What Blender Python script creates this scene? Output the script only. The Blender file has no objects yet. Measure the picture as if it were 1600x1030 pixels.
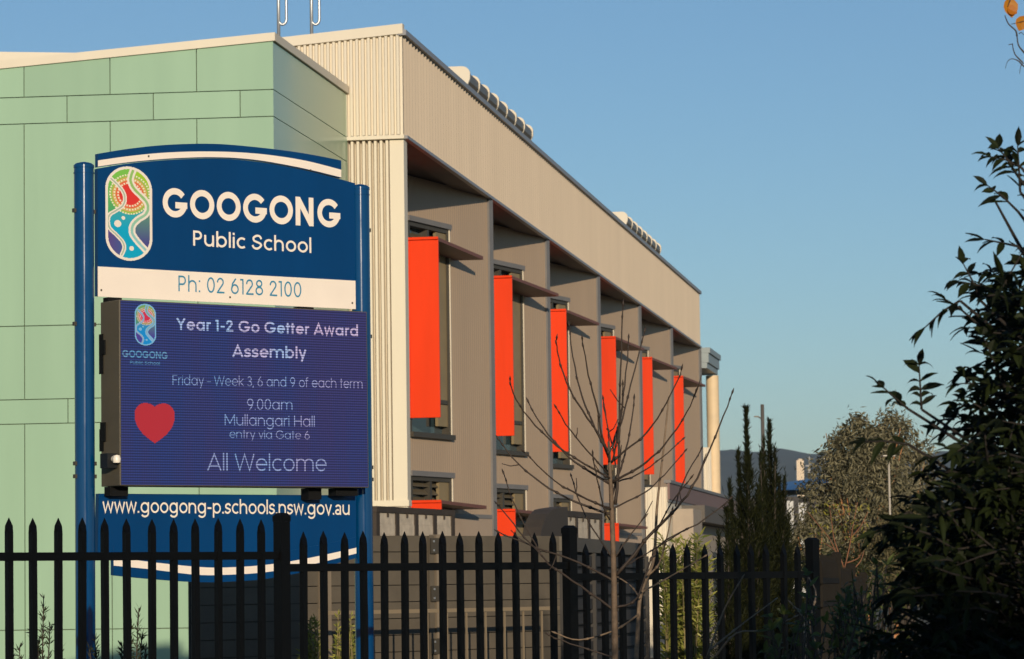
import bpy, math, random
from mathutils import Vector, Matrix
random.seed(7)
R = math.radians
SC = bpy.context.scene
COL = SC.collection

# ------------------------------------------------------------------ camera
FPX, ROLL, HORIZ, EYE = 5000.0, 0.0143, 916.5, 1.55      # focal length in pixels of a 1600 px wide frame
PITCH = math.atan((HORIZ - 515) / FPX)
FWD = Vector((0, math.cos(PITCH), math.sin(PITCH)))
_r0 = Vector((1, 0, 0)); _u0 = Vector((0, -math.sin(PITCH), math.cos(PITCH)))
RT = _r0 * math.cos(ROLL) - _u0 * math.sin(ROLL)
UP = _u0 * math.cos(ROLL) + _r0 * math.sin(ROLL)
CAM = Vector((0, 0, EYE))
cd = bpy.data.cameras.new('camera'); cam = bpy.data.objects.new('camera', cd); COL.objects.link(cam)
cd.sensor_width = 36; cd.lens = 36 * FPX / 1600; cd.clip_start = .1; cd.clip_end = 20000
m = Matrix((RT, UP, -FWD)).transposed().to_4x4(); m.translation = CAM
cam.matrix_world = m
cd.dof.use_dof = True; cd.dof.focus_distance = 20.5; cd.dof.aperture_fstop = 11
SC.camera = cam

# ------------------------------------------------------------------ sky, sun, exposure
SUN_AZ, SUN_EL = 9.5, 11.3          # degrees to the right of straight behind the camera; height
w = bpy.data.worlds.new('World'); SC.world = w; w.use_nodes = True
nt = w.node_tree; bg = nt.nodes['Background']
sky = nt.nodes.new('ShaderNodeTexSky'); sky.sky_type = 'NISHITA'; sky.sun_disc = False
sky.sun_elevation = R(SUN_EL); sky.sun_rotation = R(180 - SUN_AZ)
sky.air_density = .97; sky.dust_density = 0.0; sky.ozone_density = 3.7; sky.altitude = 0
nt.links.new(sky.outputs[0], bg.inputs[0]); bg.inputs[1].default_value = 0.084
sd = Vector((math.sin(R(SUN_AZ)) * math.cos(R(SUN_EL)), -math.cos(R(SUN_AZ)) * math.cos(R(SUN_EL)), math.sin(R(SUN_EL))))
sl = bpy.data.lights.new('sun', 'SUN'); sl.energy = 3.45; sl.angle = R(.5); sl.color = (1, .85, .645)
so = bpy.data.objects.new('sun', sl); COL.objects.link(so); so.rotation_euler = sd.to_track_quat('Z', 'Y').to_euler()
vs = SC.view_settings; vs.view_transform = 'Standard'; vs.look = 'None'; vs.exposure = 0.25; vs.gamma = 1

# ------------------------------------------------------------------ pixels of the photo -> points
def ray(px, py): return FWD * FPX + RT * (px - 800) - UP * (py - 515)
def at(px, py, Y):
    v = ray(px, py); return CAM + v * (Y / v.y)
def on(px, py, P, d):                                     # on the upright plane through P along d
    n = Vector((d[1], -d[0], 0)); v = ray(px, py)
    return CAM + v * (n.dot(P - CAM) / n.dot(v))
def hdir(vx):                                             # horizontal direction vanishing at pixel column vx
    v = Vector((vx - 800, FPX, 0)); return v.normalized()

# ------------------------------------------------------------------ materials
MATS = {}
def mat(name, col, rough=.6, metal=0, var=.08, scale=3.0, bump=0, bscale=40, coat=0, spec=.5, streak=False, island=0):
    if name in MATS: return MATS[name]
    M = bpy.data.materials.new(name); M.use_nodes = True; n = M.node_tree.nodes; l = M.node_tree.links
    b = n['Principled BSDF']; b.inputs['Roughness'].default_value = rough; b.inputs['Metallic'].default_value = metal
    b.inputs['Specular IOR Level'].default_value = spec
    if coat: b.inputs['Coat Weight'].default_value = coat; b.inputs['Coat Roughness'].default_value = .12
    tc = n.new('ShaderNodeTexCoord'); src = tc.outputs['Object']
    if streak:
        mp = n.new('ShaderNodeMapping'); mp.inputs['Scale'].default_value = (1, 1, .12); l.new(src, mp.inputs[0]); src = mp.outputs[0]
    nz = n.new('ShaderNodeTexNoise'); nz.inputs['Scale'].default_value = scale; nz.inputs['Detail'].default_value = 6; nz.inputs['Roughness'].default_value = .65
    l.new(src, nz.inputs['Vector'])
    rp = n.new('ShaderNodeValToRGB'); e = rp.color_ramp.elements
    e[0].position = .3; e[1].position = .7
    e[0].color = (*[max(0, c * (1 - var)) for c in col], 1); e[1].color = (*[min(1, c * (1 + var)) for c in col], 1)
    l.new(nz.outputs['Fac'], rp.inputs[0])
    if island:
        gi = n.new('ShaderNodeNewGeometry'); hs = n.new('ShaderNodeHueSaturation'); mi = n.new('ShaderNodeMapRange'); mi.inputs[3].default_value = 1 - island; mi.inputs[4].default_value = 1 + island
        l.new(gi.outputs['Random Per Island'], mi.inputs[0]); l.new(mi.outputs[0], hs.inputs['Value']); l.new(rp.outputs[0], hs.inputs['Color']); l.new(hs.outputs[0], b.inputs['Base Color'])
    else: l.new(rp.outputs[0], b.inputs['Base Color'])
    mr = n.new('ShaderNodeMapRange'); mr.inputs[3].default_value = max(.02, rough - .07); mr.inputs[4].default_value = min(1, rough + .1)
    l.new(nz.outputs['Fac'], mr.inputs[0]); l.new(mr.outputs[0], b.inputs['Roughness'])
    if bump:
        n2 = n.new('ShaderNodeTexNoise'); n2.inputs['Scale'].default_value = bscale; n2.inputs['Detail'].default_value = 4; l.new(src, n2.inputs['Vector'])
        bp = n.new('ShaderNodeBump'); bp.inputs['Strength'].default_value = bump; bp.inputs['Distance'].default_value = .02
        l.new(n2.outputs['Fac'], bp.inputs['Height']); l.new(bp.outputs[0], b.inputs['Normal'])
    MATS[name] = M; return M
def leafmat(name, c1, c2, rough=.5, trans=.25, spec=.3):
    if name in MATS: return MATS[name]
    M = bpy.data.materials.new(name); M.use_nodes = True; n = M.node_tree.nodes; l = M.node_tree.links
    b = n['Principled BSDF']; out = n['Material Output']; b.inputs['Roughness'].default_value = rough; b.inputs['Specular IOR Level'].default_value = spec
    g = n.new('ShaderNodeNewGeometry'); rp = n.new('ShaderNodeValToRGB'); e = rp.color_ramp.elements
    e[0].color = (*c1, 1); e[1].color = (*c2, 1)
    l.new(g.outputs['Random Per Island'], rp.inputs[0]); l.new(rp.outputs[0], b.inputs['Base Color'])
    t = n.new('ShaderNodeBsdfTranslucent'); l.new(rp.outputs[0], t.inputs[0])
    mx = n.new('ShaderNodeMixShader'); mx.inputs[0].default_value = trans
    l.new(b.outputs[0], mx.inputs[1]); l.new(t.outputs[0], mx.inputs[2]); l.new(mx.outputs[0], out.inputs[0])
    MATS[name] = M; return M
def emitmat(name, col, strength, base=(.01, .01, .015)):
    """a face of an LED display: dark face, lit dots in rows, tint drifting over the face for moire shimmer"""
    if name in MATS: return MATS[name]
    M = bpy.data.materials.new(name); M.use_nodes = True; n = M.node_tree.nodes; l = M.node_tree.links
    b = n['Principled BSDF']; b.inputs['Base Color'].default_value = (*base, 1); b.inputs['Roughness'].default_value = .7; b.inputs['Specular IOR Level'].default_value = .08
    tc = n.new('ShaderNodeTexCoord'); sx = n.new('ShaderNodeSeparateXYZ'); l.new(tc.outputs['Object'], sx.inputs[0])
    def wave(o, pitch, lo):
        a = n.new('ShaderNodeMath'); a.operation = 'MULTIPLY'; a.inputs[1].default_value = 2 * math.pi / pitch; l.new(o, a.inputs[0])
        s = n.new('ShaderNodeMath'); s.operation = 'SINE'; l.new(a.outputs[0], s.inputs[0])
        r = n.new('ShaderNodeMapRange'); r.inputs[1].default_value = -1; r.inputs[2].default_value = 1; r.inputs[3].default_value = lo; r.inputs[4].default_value = 1; l.new(s.outputs[0], r.inputs[0])
        return r.outputs[0]
    h = wave(sx.outputs['Z'], .0165, .3); v = wave(sx.outputs['X'], .0165, .78)
    mu = n.new('ShaderNodeMath'); mu.operation = 'MULTIPLY'; l.new(h, mu.inputs[0]); l.new(v, mu.inputs[1])
    m2 = n.new('ShaderNodeMath'); m2.operation = 'MULTIPLY'; m2.inputs[1].default_value = strength; l.new(mu.outputs[0], m2.inputs[0])
    nz = n.new('ShaderNodeTexNoise'); nz.inputs['Scale'].default_value = 2.6; nz.inputs['Detail'].default_value = 2
    mp = n.new('ShaderNodeMapping'); mp.inputs['Scale'].default_value = (2.2, 1, .35); l.new(tc.outputs['Object'], mp.inputs[0]); l.new(mp.outputs[0], nz.inputs['Vector'])
    ad = n.new('ShaderNodeMath'); ad.operation = 'MULTIPLY_ADD'; ad.inputs[1].default_value = .16; l.new(sx.outputs['X'], ad.inputs[0]); l.new(nz.outputs['Fac'], ad.inputs[2])
    rp = n.new('ShaderNodeValToRGB'); e = rp.color_ramp.elements
    e[0].position = .45; e[1].position = .85
    r, g, bl = col
    e[0].color = (r * .85, g * 1.05, bl * 1.05, 1); e[1].color = (min(1, r * 1.5 + .004), g * .92, bl * .88, 1)  # drift painted into the emission colour as moire shimmer
    l.new(ad.outputs[0], rp.inputs[0])
    l.new(rp.outputs[0], b.inputs['Emission Color']); l.new(m2.outputs[0], b.inputs['Emission Strength'])
    MATS[name] = M; return M
def vcolmat(name, rough=.35, emit=0):
    if name in MATS: return MATS[name]
    M = bpy.data.materials.new(name); M.use_nodes = True; n = M.node_tree.nodes; l = M.node_tree.links
    b = n['Principled BSDF']; b.inputs['Roughness'].default_value = rough
    a = n.new('ShaderNodeVertexColor'); a.layer_name = 'print'
    if emit:
        b.inputs['Base Color'].default_value = (.01, .01, .015, 1); b.inputs['Specular IOR Level'].default_value = .08; l.new(a.outputs[0], b.inputs['Emission Color']); b.inputs['Emission Strength'].default_value = emit
    else: l.new(a.outputs[0], b.inputs['Base Color'])
    MATS[name] = M; return M

# ------------------------------------------------------------------ mesh collecting
class MB:
    def __init__(s): s.v = []; s.f = []; s.smooth = False
    def face(s, *pts):
        b = len(s.v); s.v += [tuple(p) for p in pts]; s.f.append(tuple(range(b, b + len(pts)))); return s
    def box(s, a, b):
        x0, y0, z0 = [min(a[i], b[i]) for i in range(3)]; x1, y1, z1 = [max(a[i], b[i]) for i in range(3)]
        k = len(s.v)
        s.v += [(x0, y0, z0), (x1, y0, z0), (x1, y1, z0), (x0, y1, z0), (x0, y0, z1), (x1, y0, z1), (x1, y1, z1), (x0, y1, z1)]
        s.f += [tuple(k + i for i in q) for q in ((3, 2, 1, 0), (4, 5, 6, 7), (0, 1, 5, 4), (1, 2, 6, 5), (2, 3, 7, 6), (3, 0, 4, 7))]
        return s
    def hexa(s, p):                                       # 4 bottom + 4 top corners
        k = len(s.v); s.v += [tuple(q) for q in p]
        s.f += [tuple(k + i for i in q) for q in ((3, 2, 1, 0), (4, 5, 6, 7), (0, 1, 5, 4), (1, 2, 6, 5), (2, 3, 7, 6), (3, 0, 4, 7))]
        return s
    def prism(s, poly, ax, a, b):                         # poly in the two other axes, extruded along ax
        k = len(s.v); n = len(poly)
        def P(q, t): 
            return (t, q[0], q[1]) if ax == 0 else (q[0], t, q[1]) if ax == 1 else (q[0], q[1], t)
        s.v += [P(q, a) for q in poly] + [P(q, b) for q in poly]
        s.f.append(tuple(k + i for i in range(n))); s.f.append(tuple(k + n + i for i in reversed(range(n))))
        for i in range(n): j = (i + 1) % n; s.f.append((k + j, k + i, k + n + i, k + n + j))
        return s
    def tube(s, pts, rad, n=8, cap=True):
        pts = [Vector(p) for p in pts]
        if not hasattr(rad, '__len__'): rad = [rad] * len(pts)
        rings = []; ref = None
        for i, p in enumerate(pts):
            t = (pts[min(i + 1, len(pts) - 1)] - pts[max(i - 1, 0)]).normalized()
            if ref is None: ref = Vector((0, 0, 1)) if abs(t.z) < .9 else Vector((1, 0, 0))
            u = (ref - t * ref.dot(t)).normalized(); v = t.cross(u); ref = u
            k = len(s.v); rings.append(k)
            for j in range(n):
                a = 2 * math.pi * j / n; s.v.append(tuple(p + (u * math.cos(a) + v * math.sin(a)) * rad[i]))
        for a, b in zip(rings, rings[1:]):
            for j in range(n): s.f.append((a + j, a + (j + 1) % n, b + (j + 1) % n, b + j))
        if cap: s.f.append(tuple(rings[0] + j for j in reversed(range(n)))); s.f.append(tuple(rings[-1] + j for j in range(n)))
        return s
    def lathe(s, prof, c, n=24):                          # (radius, z) profile round an upright axis at c
        k = len(s.v)
        for r, z in prof:
            for j in range(n): a = 2 * math.pi * j / n; s.v.append((c[0] + r * math.cos(a), c[1] + r * math.sin(a), z))
        for i in range(len(prof) - 1):
            for j in range(n): s.f.append((k + i * n + j, k + i * n + (j + 1) % n, k + (i + 1) * n + (j + 1) % n, k + (i + 1) * n + j))
        s.f.append(tuple(k + (len(prof) - 1) * n + j for j in range(n))); s.f.append(tuple(k + j for j in reversed(range(n))))
        return s
    def build(s, name, material, parent=None, smooth=False, bevel=0, label=None, loc=None):
        me = bpy.data.meshes.new(name); me.from_pydata(s.v, [], s.f); me.update()
        me.materials.append(material)
        if smooth:
            for p in me.polygons: p.use_smooth = True
        o = bpy.data.objects.new(name, me); COL.objects.link(o)
        if parent: o.parent = parent
        if loc: o.location = loc
        if smooth == 'auto':
            md = o.modifiers.new('e', 'EDGE_SPLIT'); md.split_angle = R(40)
        if bevel:
            md = o.modifiers.new('b', 'BEVEL'); md.width = bevel; md.segments = 2; md.limit_method = 'ANGLE'; md.angle_limit = R(40)
        if label: o['label'] = label
        return o
def tag(o, label, cat, group=None, kind=None):
    o['label'] = label; o['category'] = cat
    if group: o['group'] = group
    if kind: o['kind'] = kind
    return o
def thing(name, label, cat, loc=(0, 0, 0), rz=0, group=None):
    o = bpy.data.objects.new(name, None); COL.objects.link(o); o.empty_display_size = .2
    o.location = loc; o.rotation_euler = (0, 0, rz); return tag(o, label, cat, group)
def structure(o): o['kind'] = 'structure'; return o
class Frame:                                              # a local frame: x along d, y to its left (for d pointing right: away), z up
    def __init__(s, P, d): s.P = Vector((P[0], P[1], 0)); s.d = Vector((d[0], d[1], 0)).normalized(); s.n = Vector((-s.d.y, s.d.x, 0)); s.rz = math.atan2(s.d.y, s.d.x)
    def loc(s, q): v = Vector(q) - s.P; return Vector((v.dot(s.d), v.dot(s.n), q[2]))
    def world(s, a, b, z): return s.P + s.d * a + s.n * b + Vector((0, 0, z))
    def px(s, px, py, off=0): return s.loc(on(px, py, s.P + s.n * off, s.d))

# ------------------------------------------------------------------ lettering: strokes swept to flat vinyl letters
CAPH, XH, ASC, DSC = .70, .53, .74, -.2
def arc(cx, cy, rx, ry, a0, a1, n=None):
    n = n or max(4, int(abs(a1 - a0) / 11)); return [(cx + rx * math.cos(R(a0 + (a1 - a0) * i / n)), cy + ry * math.sin(R(a0 + (a1 - a0) * i / n))) for i in range(n + 1)]
def glyph(c, w):
    h = w / 2; r = .265; L = .05
    x0 = L; x1 = L + 2 * r; cx = L + r; cy = XH / 2; bow = lambda a=0, b=360: arc(cx, cy, r - h, XH / 2 - h, a, b)
    adv = 2 * r + 2 * L; C = CAPH
    def bigO(a=0, b=360, rw=.37): return arc(L - .01 + rw, C / 2, rw - h, C / 2 - h, a, b)
    if c == ' ': return [], .26
    if c == 'o': return [bow()], adv - .02
    if c == 'c': return [bow(48, 312)], adv - .1
    if c == 'e': return [bow(0, 318), [(x0 + h * .7, cy), (x1 - .0, cy)]], adv - .02
    if c == 'a': return [bow(), [(x1 - h, 0), (x1 - h, XH)]], adv + .02
    if c == '@':  # two-storey a
        return [[(.08, XH - .13)] + arc(.24, XH - .13 - 0.0, .15, .13 - h, 150, 0, 9) + [(.39, 0)], arc(.22, .15, .17 - h + .03, .15 - h, 60, 360 + 40, 16)], .5
    if c == 'b': return [bow(), [(x0 + h, 0), (x0 + h, ASC)]], adv
    if c == 'd': return [bow(), [(x1 - h, 0), (x1 - h, ASC)]], adv + .02
    if c == 'p': return [bow(), [(x0 + h, DSC), (x0 + h, XH)]], adv
    if c == 'g': return [bow(), [(x1 - h, XH)] + [(x1 - h, 0)] + arc(cx, -.0, r - h, -DSC + .02 - h, 0, -150, 12)], adv + .02
    if c == 'h': return [[(x0 + h, 0), (x0 + h, ASC)], [(x0 + h, XH * .5)] + arc(cx - .02, XH - .23, r - h - .02, .23 - h, 180, 0, 12) + [(x1 - .04 - h, 0)]], adv - .03
    if c == 'n': return [[(x0 + h, 0), (x0 + h, XH)], [(x0 + h, XH * .5)] + arc(cx - .02, XH - .23, r - h - .02, .23 - h, 180, 0, 12) + [(x1 - .04 - h, 0)]], adv - .03
    if c == 'u': return [[(x1 - .04 - h, XH), (x1 - .04 - h, 0)], [(x0 + h, XH)] + arc(cx - .02, .23, r - h - .02, .23 - h, 180, 360, 12)], adv - .03
    if c == 'm':
        q = .2; return [[(x0 + h, 0), (x0 + h, XH)]] + [[(x0 + h + (2 * q - w * .25) * k, XH * .5)] + arc(x0 + h + (2 * q - w * .25) * (k + .5), XH - .2, q - w * .125, .2 - h, 180, 0, 10) + [(x0 + h + (2 * q - w * .25) * (k + 1), 0)] for k in (0, 1)], 2 * L + w + 2 * (2 * q - w * .25)
    if c == 'r': return [[(x0 + h, 0), (x0 + h, XH)], [(x0 + h, XH * .5)] + arc(x0 + .22, XH - .2, .22 - h, .2 - h, 180, 90, 6) + [(x0 + .27, XH - h)]], .34
    if c == 'i': return [[(x0 + h, 0), (x0 + h, XH)], [(x0 + h, XH + .08), (x0 + h, XH + .08 + w * 1.05)]], w + 2 * L
    if c == 'l': return [[(x0 + h, 0), (x0 + h, ASC)]], w + 2 * L
    if c == 't': return [[(.15, 0), (.15, C - .02)], [(.02, XH - h), (.29, XH - h)]], .32
    if c == 'f': return [[(.13, 0), (.13, ASC - .16)] + arc(.13 + .14, ASC - .16, .14, .16 - h, 180, 90, 6) + [(.31, ASC - h)], [(.02, XH - h), (.29, XH - h)]], .32
    if c == 'k': return [[(x0 + h, 0), (x0 + h, ASC)], [(x0 + h, XH * .4), (.46, XH - h * .3)], [(.2, XH * .48), (.48, h * .3)]], .5
    if c == 'v': return [[(.03 + h * .8, XH), (.26, h * .6), (.49 - h * .8, XH)]], .51
    if c == 'w': return [[(.03 + h * .8, XH), (.2, h * .6), (.37, XH - h * .6), (.54, h * .6), (.71 - h * .8, XH)]], .74
    if c == 'y': return [[(.03 + h * .8, XH), (.265, .03)], [(.49 - h * .8, XH), (.2, DSC)]], .51
    if c == 's': return [spl([(.40, XH - .13), (.33, XH - h - .015), (.23, XH - h), (.11, XH - .09 - h * .4), (.12, XH * .58), (.23, XH * .5), (.35, XH * .42), (.38, .13 + h * .2), (.24, h), (.12, h + .02), (.05, .13)])], .46
    if c == 'S': return [spl([(.51, C - .2), (.44, C - h - .03), (.30, C - h), (.13, C - .12 - h * .3), (.14, C * .6), (.3, C * .5), (.46, C * .41), (.49, .17 + h * .2), (.31, h), (.14, h + .03), (.06, .2)])], .59
    if c == 'O': return [bigO()], .8
    if c == 'G': return [bigO(36, 357), [(L - .01 + .38, C / 2 - h * .75), (L - .01 + .74, C / 2 - h * .75)]], .81
    if c == 'N': return [[(x0 + h, 0), (x0 + h, C)], [(.62 - h, 0), (.62 - h, C)], [(x0 + h, C - h * .5), (.62 - h, h * .5)]], .69
    if c == 'M': return [[(x0 + h, 0), (x0 + h, C)], [(.78 - h, 0), (.78 - h, C)], [(x0 + h, C - h * .5), (.415, .12), (.78 - h, C - h * .5)]], .84
    if c == 'H': return [[(x0 + h, 0), (x0 + h, C)], [(.6 - h, 0), (.6 - h, C)], [(x0 + h, C / 2), (.6 - h, C / 2)]], .66
    if c == 'F': return [[(x0 + h, 0), (x0 + h, C)], [(x0 + h, C - h), (.45, C - h)], [(x0 + h, C * .5), (.42, C * .5)]], .5
    if c == 'P': return [[(x0 + h, 0), (x0 + h, C)], [(x0 + h, C - h), (.28, C - h)] + arc(.28, C - .21, .21 - h, .21 - h, 90, -90, 14) + [(x0 + h, C - .42 + h)]], .55
    if c == 'A': return [[(.02 + h * .8, 0), (.35, C - h * .4), (.68 - h * .8, 0)], [(.14, .2), (.56, .2)]], .7
    if c == 'W': return [[(.02 + h * .8, C), (.25, h * .6), (.48, C - h * .6), (.71, h * .6), (.94 - h * .8, C)]], .96
    if c == 'Y': return [[(.02 + h * .8, C), (.31, .3), (.60 - h * .8, C)], [(.31, 0), (.31, .33)]], .62
    if c == '0': return [arc(.28, C / 2, .23 - h, C / 2 - h, 0, 360)], .56
    if c == '1': return [[(.22 - h, 0), (.22 - h, C)], [(.02, C - h), (.22 - h, C - h)]], .3
    if c == '2': return [[(.06, C - .2)] + arc(.26, C - .2, .2 - h * .9, .2 - h, 175, -35, 14) + [(.07 + h, w * .9)], [(.05, h), (.5, h)]], .55
    if c == '3': return [arc(.25, C - .18, .19 - h, .18 - h, 160, -90, 16), arc(.25, .19, .22 - h, .19 - h, 90, -155, 16), [(.18, C - .36 + h), (.26, C - .36 + h)]], .53
    if c == '6': return [arc(.27, .225, .23 - h, .225 - h, 0, 360), [(.06 + h * .9, .26), (.13, .46), (.33, C)]], .55
    if c == '9': return [arc(.27, C - .225, .23 - h, .225 - h, 0, 360), [(.48 - h * .9, C - .26), (.41, C - .46), (.21, 0)]], .55
    if c == '8': return [arc(.27, .2, .23 - h, .2 - h, 0, 360), arc(.27, C - .17, .19 - h, .17 - h, 0, 360)], .55
    if c in '-': return [[(.05, .27), (.31, .27)]], .36
    if c in '~': return [[(.0, .27), (.36, .27)]], .36
    if c == '.': return [[(.05, w * .55), (.05 + w * 1.1, w * .55)]], w * 1.1 + .1
    if c == ',': return [[(.05 + h, w * 1.1), (.03, -.1)]], w + .1
    if c == ':': return [[(.05, w * .55), (.05 + w * 1.1, w * .55)], [(.05, XH - w * .55), (.05 + w * 1.1, XH - w * .55)]], w * 1.1 + .1
    raise KeyError(c)
def spl(p, n=5):                                          # Catmull-Rom through points
    out = []; q = [p[0]] + list(p) + [p[-1]]
    for i in range(1, len(q) - 2):
        a, b, c, d = q[i - 1:i + 3]
        for k in range(n):
            t = k / n
            out.append(tuple(.5 * (2 * b[j] + (c[j] - a[j]) * t + (2 * a[j] - 5 * b[j] + 4 * c[j] - d[j]) * t * t + (3 * b[j] - a[j] - 3 * c[j] + d[j]) * t ** 3) for j in range(len(b))))
    out.append(tuple(p[-1])); return out
def sweep(mb, pts, w, f):                                 # flat ribbon of width w; f maps (x, y) to a 3-D point
    n = len(pts); closed = n > 3 and math.dist(pts[0], pts[-1]) < 1e-6
    k = len(mb.v)
    for i in range(n):
        if closed: a, b = pts[i - 1 if i else n - 2], pts[i + 1 if i < n - 1 else 1]
        else: a, b = pts[max(i - 1, 0)], pts[min(i + 1, n - 1)]
        p = pts[i]
        d1 = Vector((p[0] - a[0], p[1] - a[1])); d2 = Vector((b[0] - p[0], b[1] - p[1]))
        if d1.length < 1e-9: d1 = d2
        if d2.length < 1e-9: d2 = d1
        d1.normalize(); d2.normalize(); t = (d1 + d2)
        if t.length < 1e-6: t = d1
        t.normalize(); nrm = Vector((-t.y, t.x)); co = max(.45, nrm.dot(Vector((-d1.y, d1.x))))
        o = nrm * (w / 2 / co)
        mb.v += [f(p[0] + o.x, p[1] + o.y), f(p[0] - o.x, p[1] - o.y)]
    for i in range(n - 1): mb.f.append((k + 2 * i, k + 2 * i + 1, k + 2 * i + 3, k + 2 * i + 2))
def textwidth(s, w, track=0): return sum(glyph(c, w)[1] + track for c in s) - 2 * .05 - track
def write(s, w, p0, p1, z, cap, y, track=0):
    """letters between x = p0 and p1 on an upright face at local y (face looks to -y), baseline z (left, right)"""
    mb = MB(); W = textwidth(s, w, track); sx = (p1 - p0) / W; sy = cap / CAPH; x = -.05; k = 0
    z0, z1 = z if hasattr(z, '__len__') else (z, z)
    for c in s:
        st, ad = glyph(c, w)
        for i, ln in enumerate(st):
            yy = y - .0004 * (i + 1)
            sweep(mb, ln, w, lambda u, v: (p0 + (x + u) * sx, yy, z0 + (z1 - z0) * (x + u) / W + v * sy))
        x += ad + track
    return mb

# ------------------------------------------------------------------ palette
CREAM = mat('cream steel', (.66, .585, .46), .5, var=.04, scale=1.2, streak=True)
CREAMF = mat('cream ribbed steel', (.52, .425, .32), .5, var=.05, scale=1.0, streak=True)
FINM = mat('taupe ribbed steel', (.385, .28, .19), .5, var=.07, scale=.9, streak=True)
TRIM = mat('grey metal trim', (.17, .16, .155), .5, var=.1)
DARK = mat('dark bronze frame', (.05, .042, .03), .5)
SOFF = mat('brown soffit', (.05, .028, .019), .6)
ORANGE = mat('orange powder coat', (.70, .041, .003), .45, var=.13, scale=1.1, streak=True, spec=.15)
GREENP = mat('pale green cladding', (.285, .43, .29), .3, var=.05, scale=1.6, streak=True, coat=.3, island=.035, bump=.06, bscale=1.6)
GAP = mat('panel gap', (.10, .13, .07), .8)
BLUE = mat('blue enamel', (.0, .038, .135), .3, var=.14, scale=1.4, streak=True, spec=.25)
WHITEV = mat('white vinyl', (.80, .70, .60), .45, var=.03)
CYANV = mat('blue vinyl', (.035, .22, .36), .4, var=.03)
POSTB = mat('blue metallic post', (.0, .045, .145), .12, metal=.0, var=.05, spec=.5)
CAB = mat('brown grey cabinet', (.085, .07, .045), .55, var=.12, scale=5)
BLACK = mat('black powder coat', (.0022, .0022, .0023), .42, var=.2, spec=.16)
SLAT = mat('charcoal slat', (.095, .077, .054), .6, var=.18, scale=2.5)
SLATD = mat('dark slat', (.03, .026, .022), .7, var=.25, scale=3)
GALV = mat('galvanised steel', (.45, .46, .47), .35, metal=.7, var=.15)
GLASS = mat('window glass', (.03, .05, .055), .08, var=.2, spec=.8)
LOUV = mat('louvre blade', (.11, .085, .05), .5, var=.1)
CONC = mat('pale concrete', (.36, .29, .22), .7, var=.08, scale=4)
MAUVE = mat('mauve cladding', (.19, .115, .10), .6, var=.1)
BARK = mat('sapling bark', (.17, .115, .07), .75, var=.35, scale=30, bump=.3)
BARKD = mat('dark bark', (.05, .038, .028), .85, var=.35, scale=25, bump=.4)
ROOFG = mat('grey roof sheet', (.30, .31, .33), .45, var=.08)
BOARD = mat('weathered grey board', (.52, .44, .34), .75, var=.2, scale=9, bump=.15)
SHEENF = mat('sheen tinted black steel', (.017, .0145, .0115), .9, var=.15, scale=6, spec=.1)  # grazing sheen and shade on black steel put into one brown colour

# ------------------------------------------------------------------ ground, hills
g = MB(); N = 40
def gz(x, y): return 0
g.face((-4000, -400, 0), (4000, -400, 0), (4000, 9000, 0), (-4000, 9000, 0))
structure(g.build('ground', mat('dry grass ground', (.10, .085, .045), .95, var=.4, scale=.8, bump=.3)))
pth = MB(); pth.face((-60, -4, .006), (60, -4, .006), (60, 3.2, .006), (-60, 3.2, .006)); structure(pth.build('pavement', mat('footpath concrete', (.28, .26, .23), .85, var=.15, scale=2)))
rd = MB(); rd.face((-60, -14, .004), (60, -14, .004), (60, -4.2, .004), (-60, -4.2, .004)); structure(rd.build('road', mat('asphalt', (.05, .05, .05), .9, var=.2, scale=3)))
# hills: a ridge 2.6 km away, its height taken along the skyline of the photo and run on to both sides
from mathutils import noise
h = MB(); cols = 260; rows = 26
def ridge(x):
    return 104 + 10 * noise.noise((x * .004, 1.3, 0)) + 6 * noise.noise((x * .011, 4.1, 0)) + 2.6 * noise.noise((x * .05, 9.1, 0)) + 1.4 * noise.noise((x * .15, 2.2, 0)) + x * .012
for i in range(cols + 1):
    x = -1700 + 3400 * i / cols
    for j in range(rows + 1):
        t = j / rows; y = 1900 + 1300 * t
        prof = math.sin(min(1, t * 1.85) * math.pi / 2) ** 1.2 * (1 if t < .62 else 1 - (t - .62) * .9)
        h.v.append((x, y, -1 + ridge(x) * prof * (1 + .12 * noise.noise((x * .006, y * .006, 3)) * (1 - prof)) + (2.5 * noise.noise((x * .06, y * .06, 8)) if prof > .05 else 0)))
for i in range(cols):
    for j in range(rows):
        a = i * (rows + 1) + j; h.f.append((a, a + rows + 1, a + rows + 2, a + 1))
structure(h.build('hills', mat('bush covered hill', (.045, .047, .035), .95, var=.45, scale=.035), smooth=True))

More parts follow.
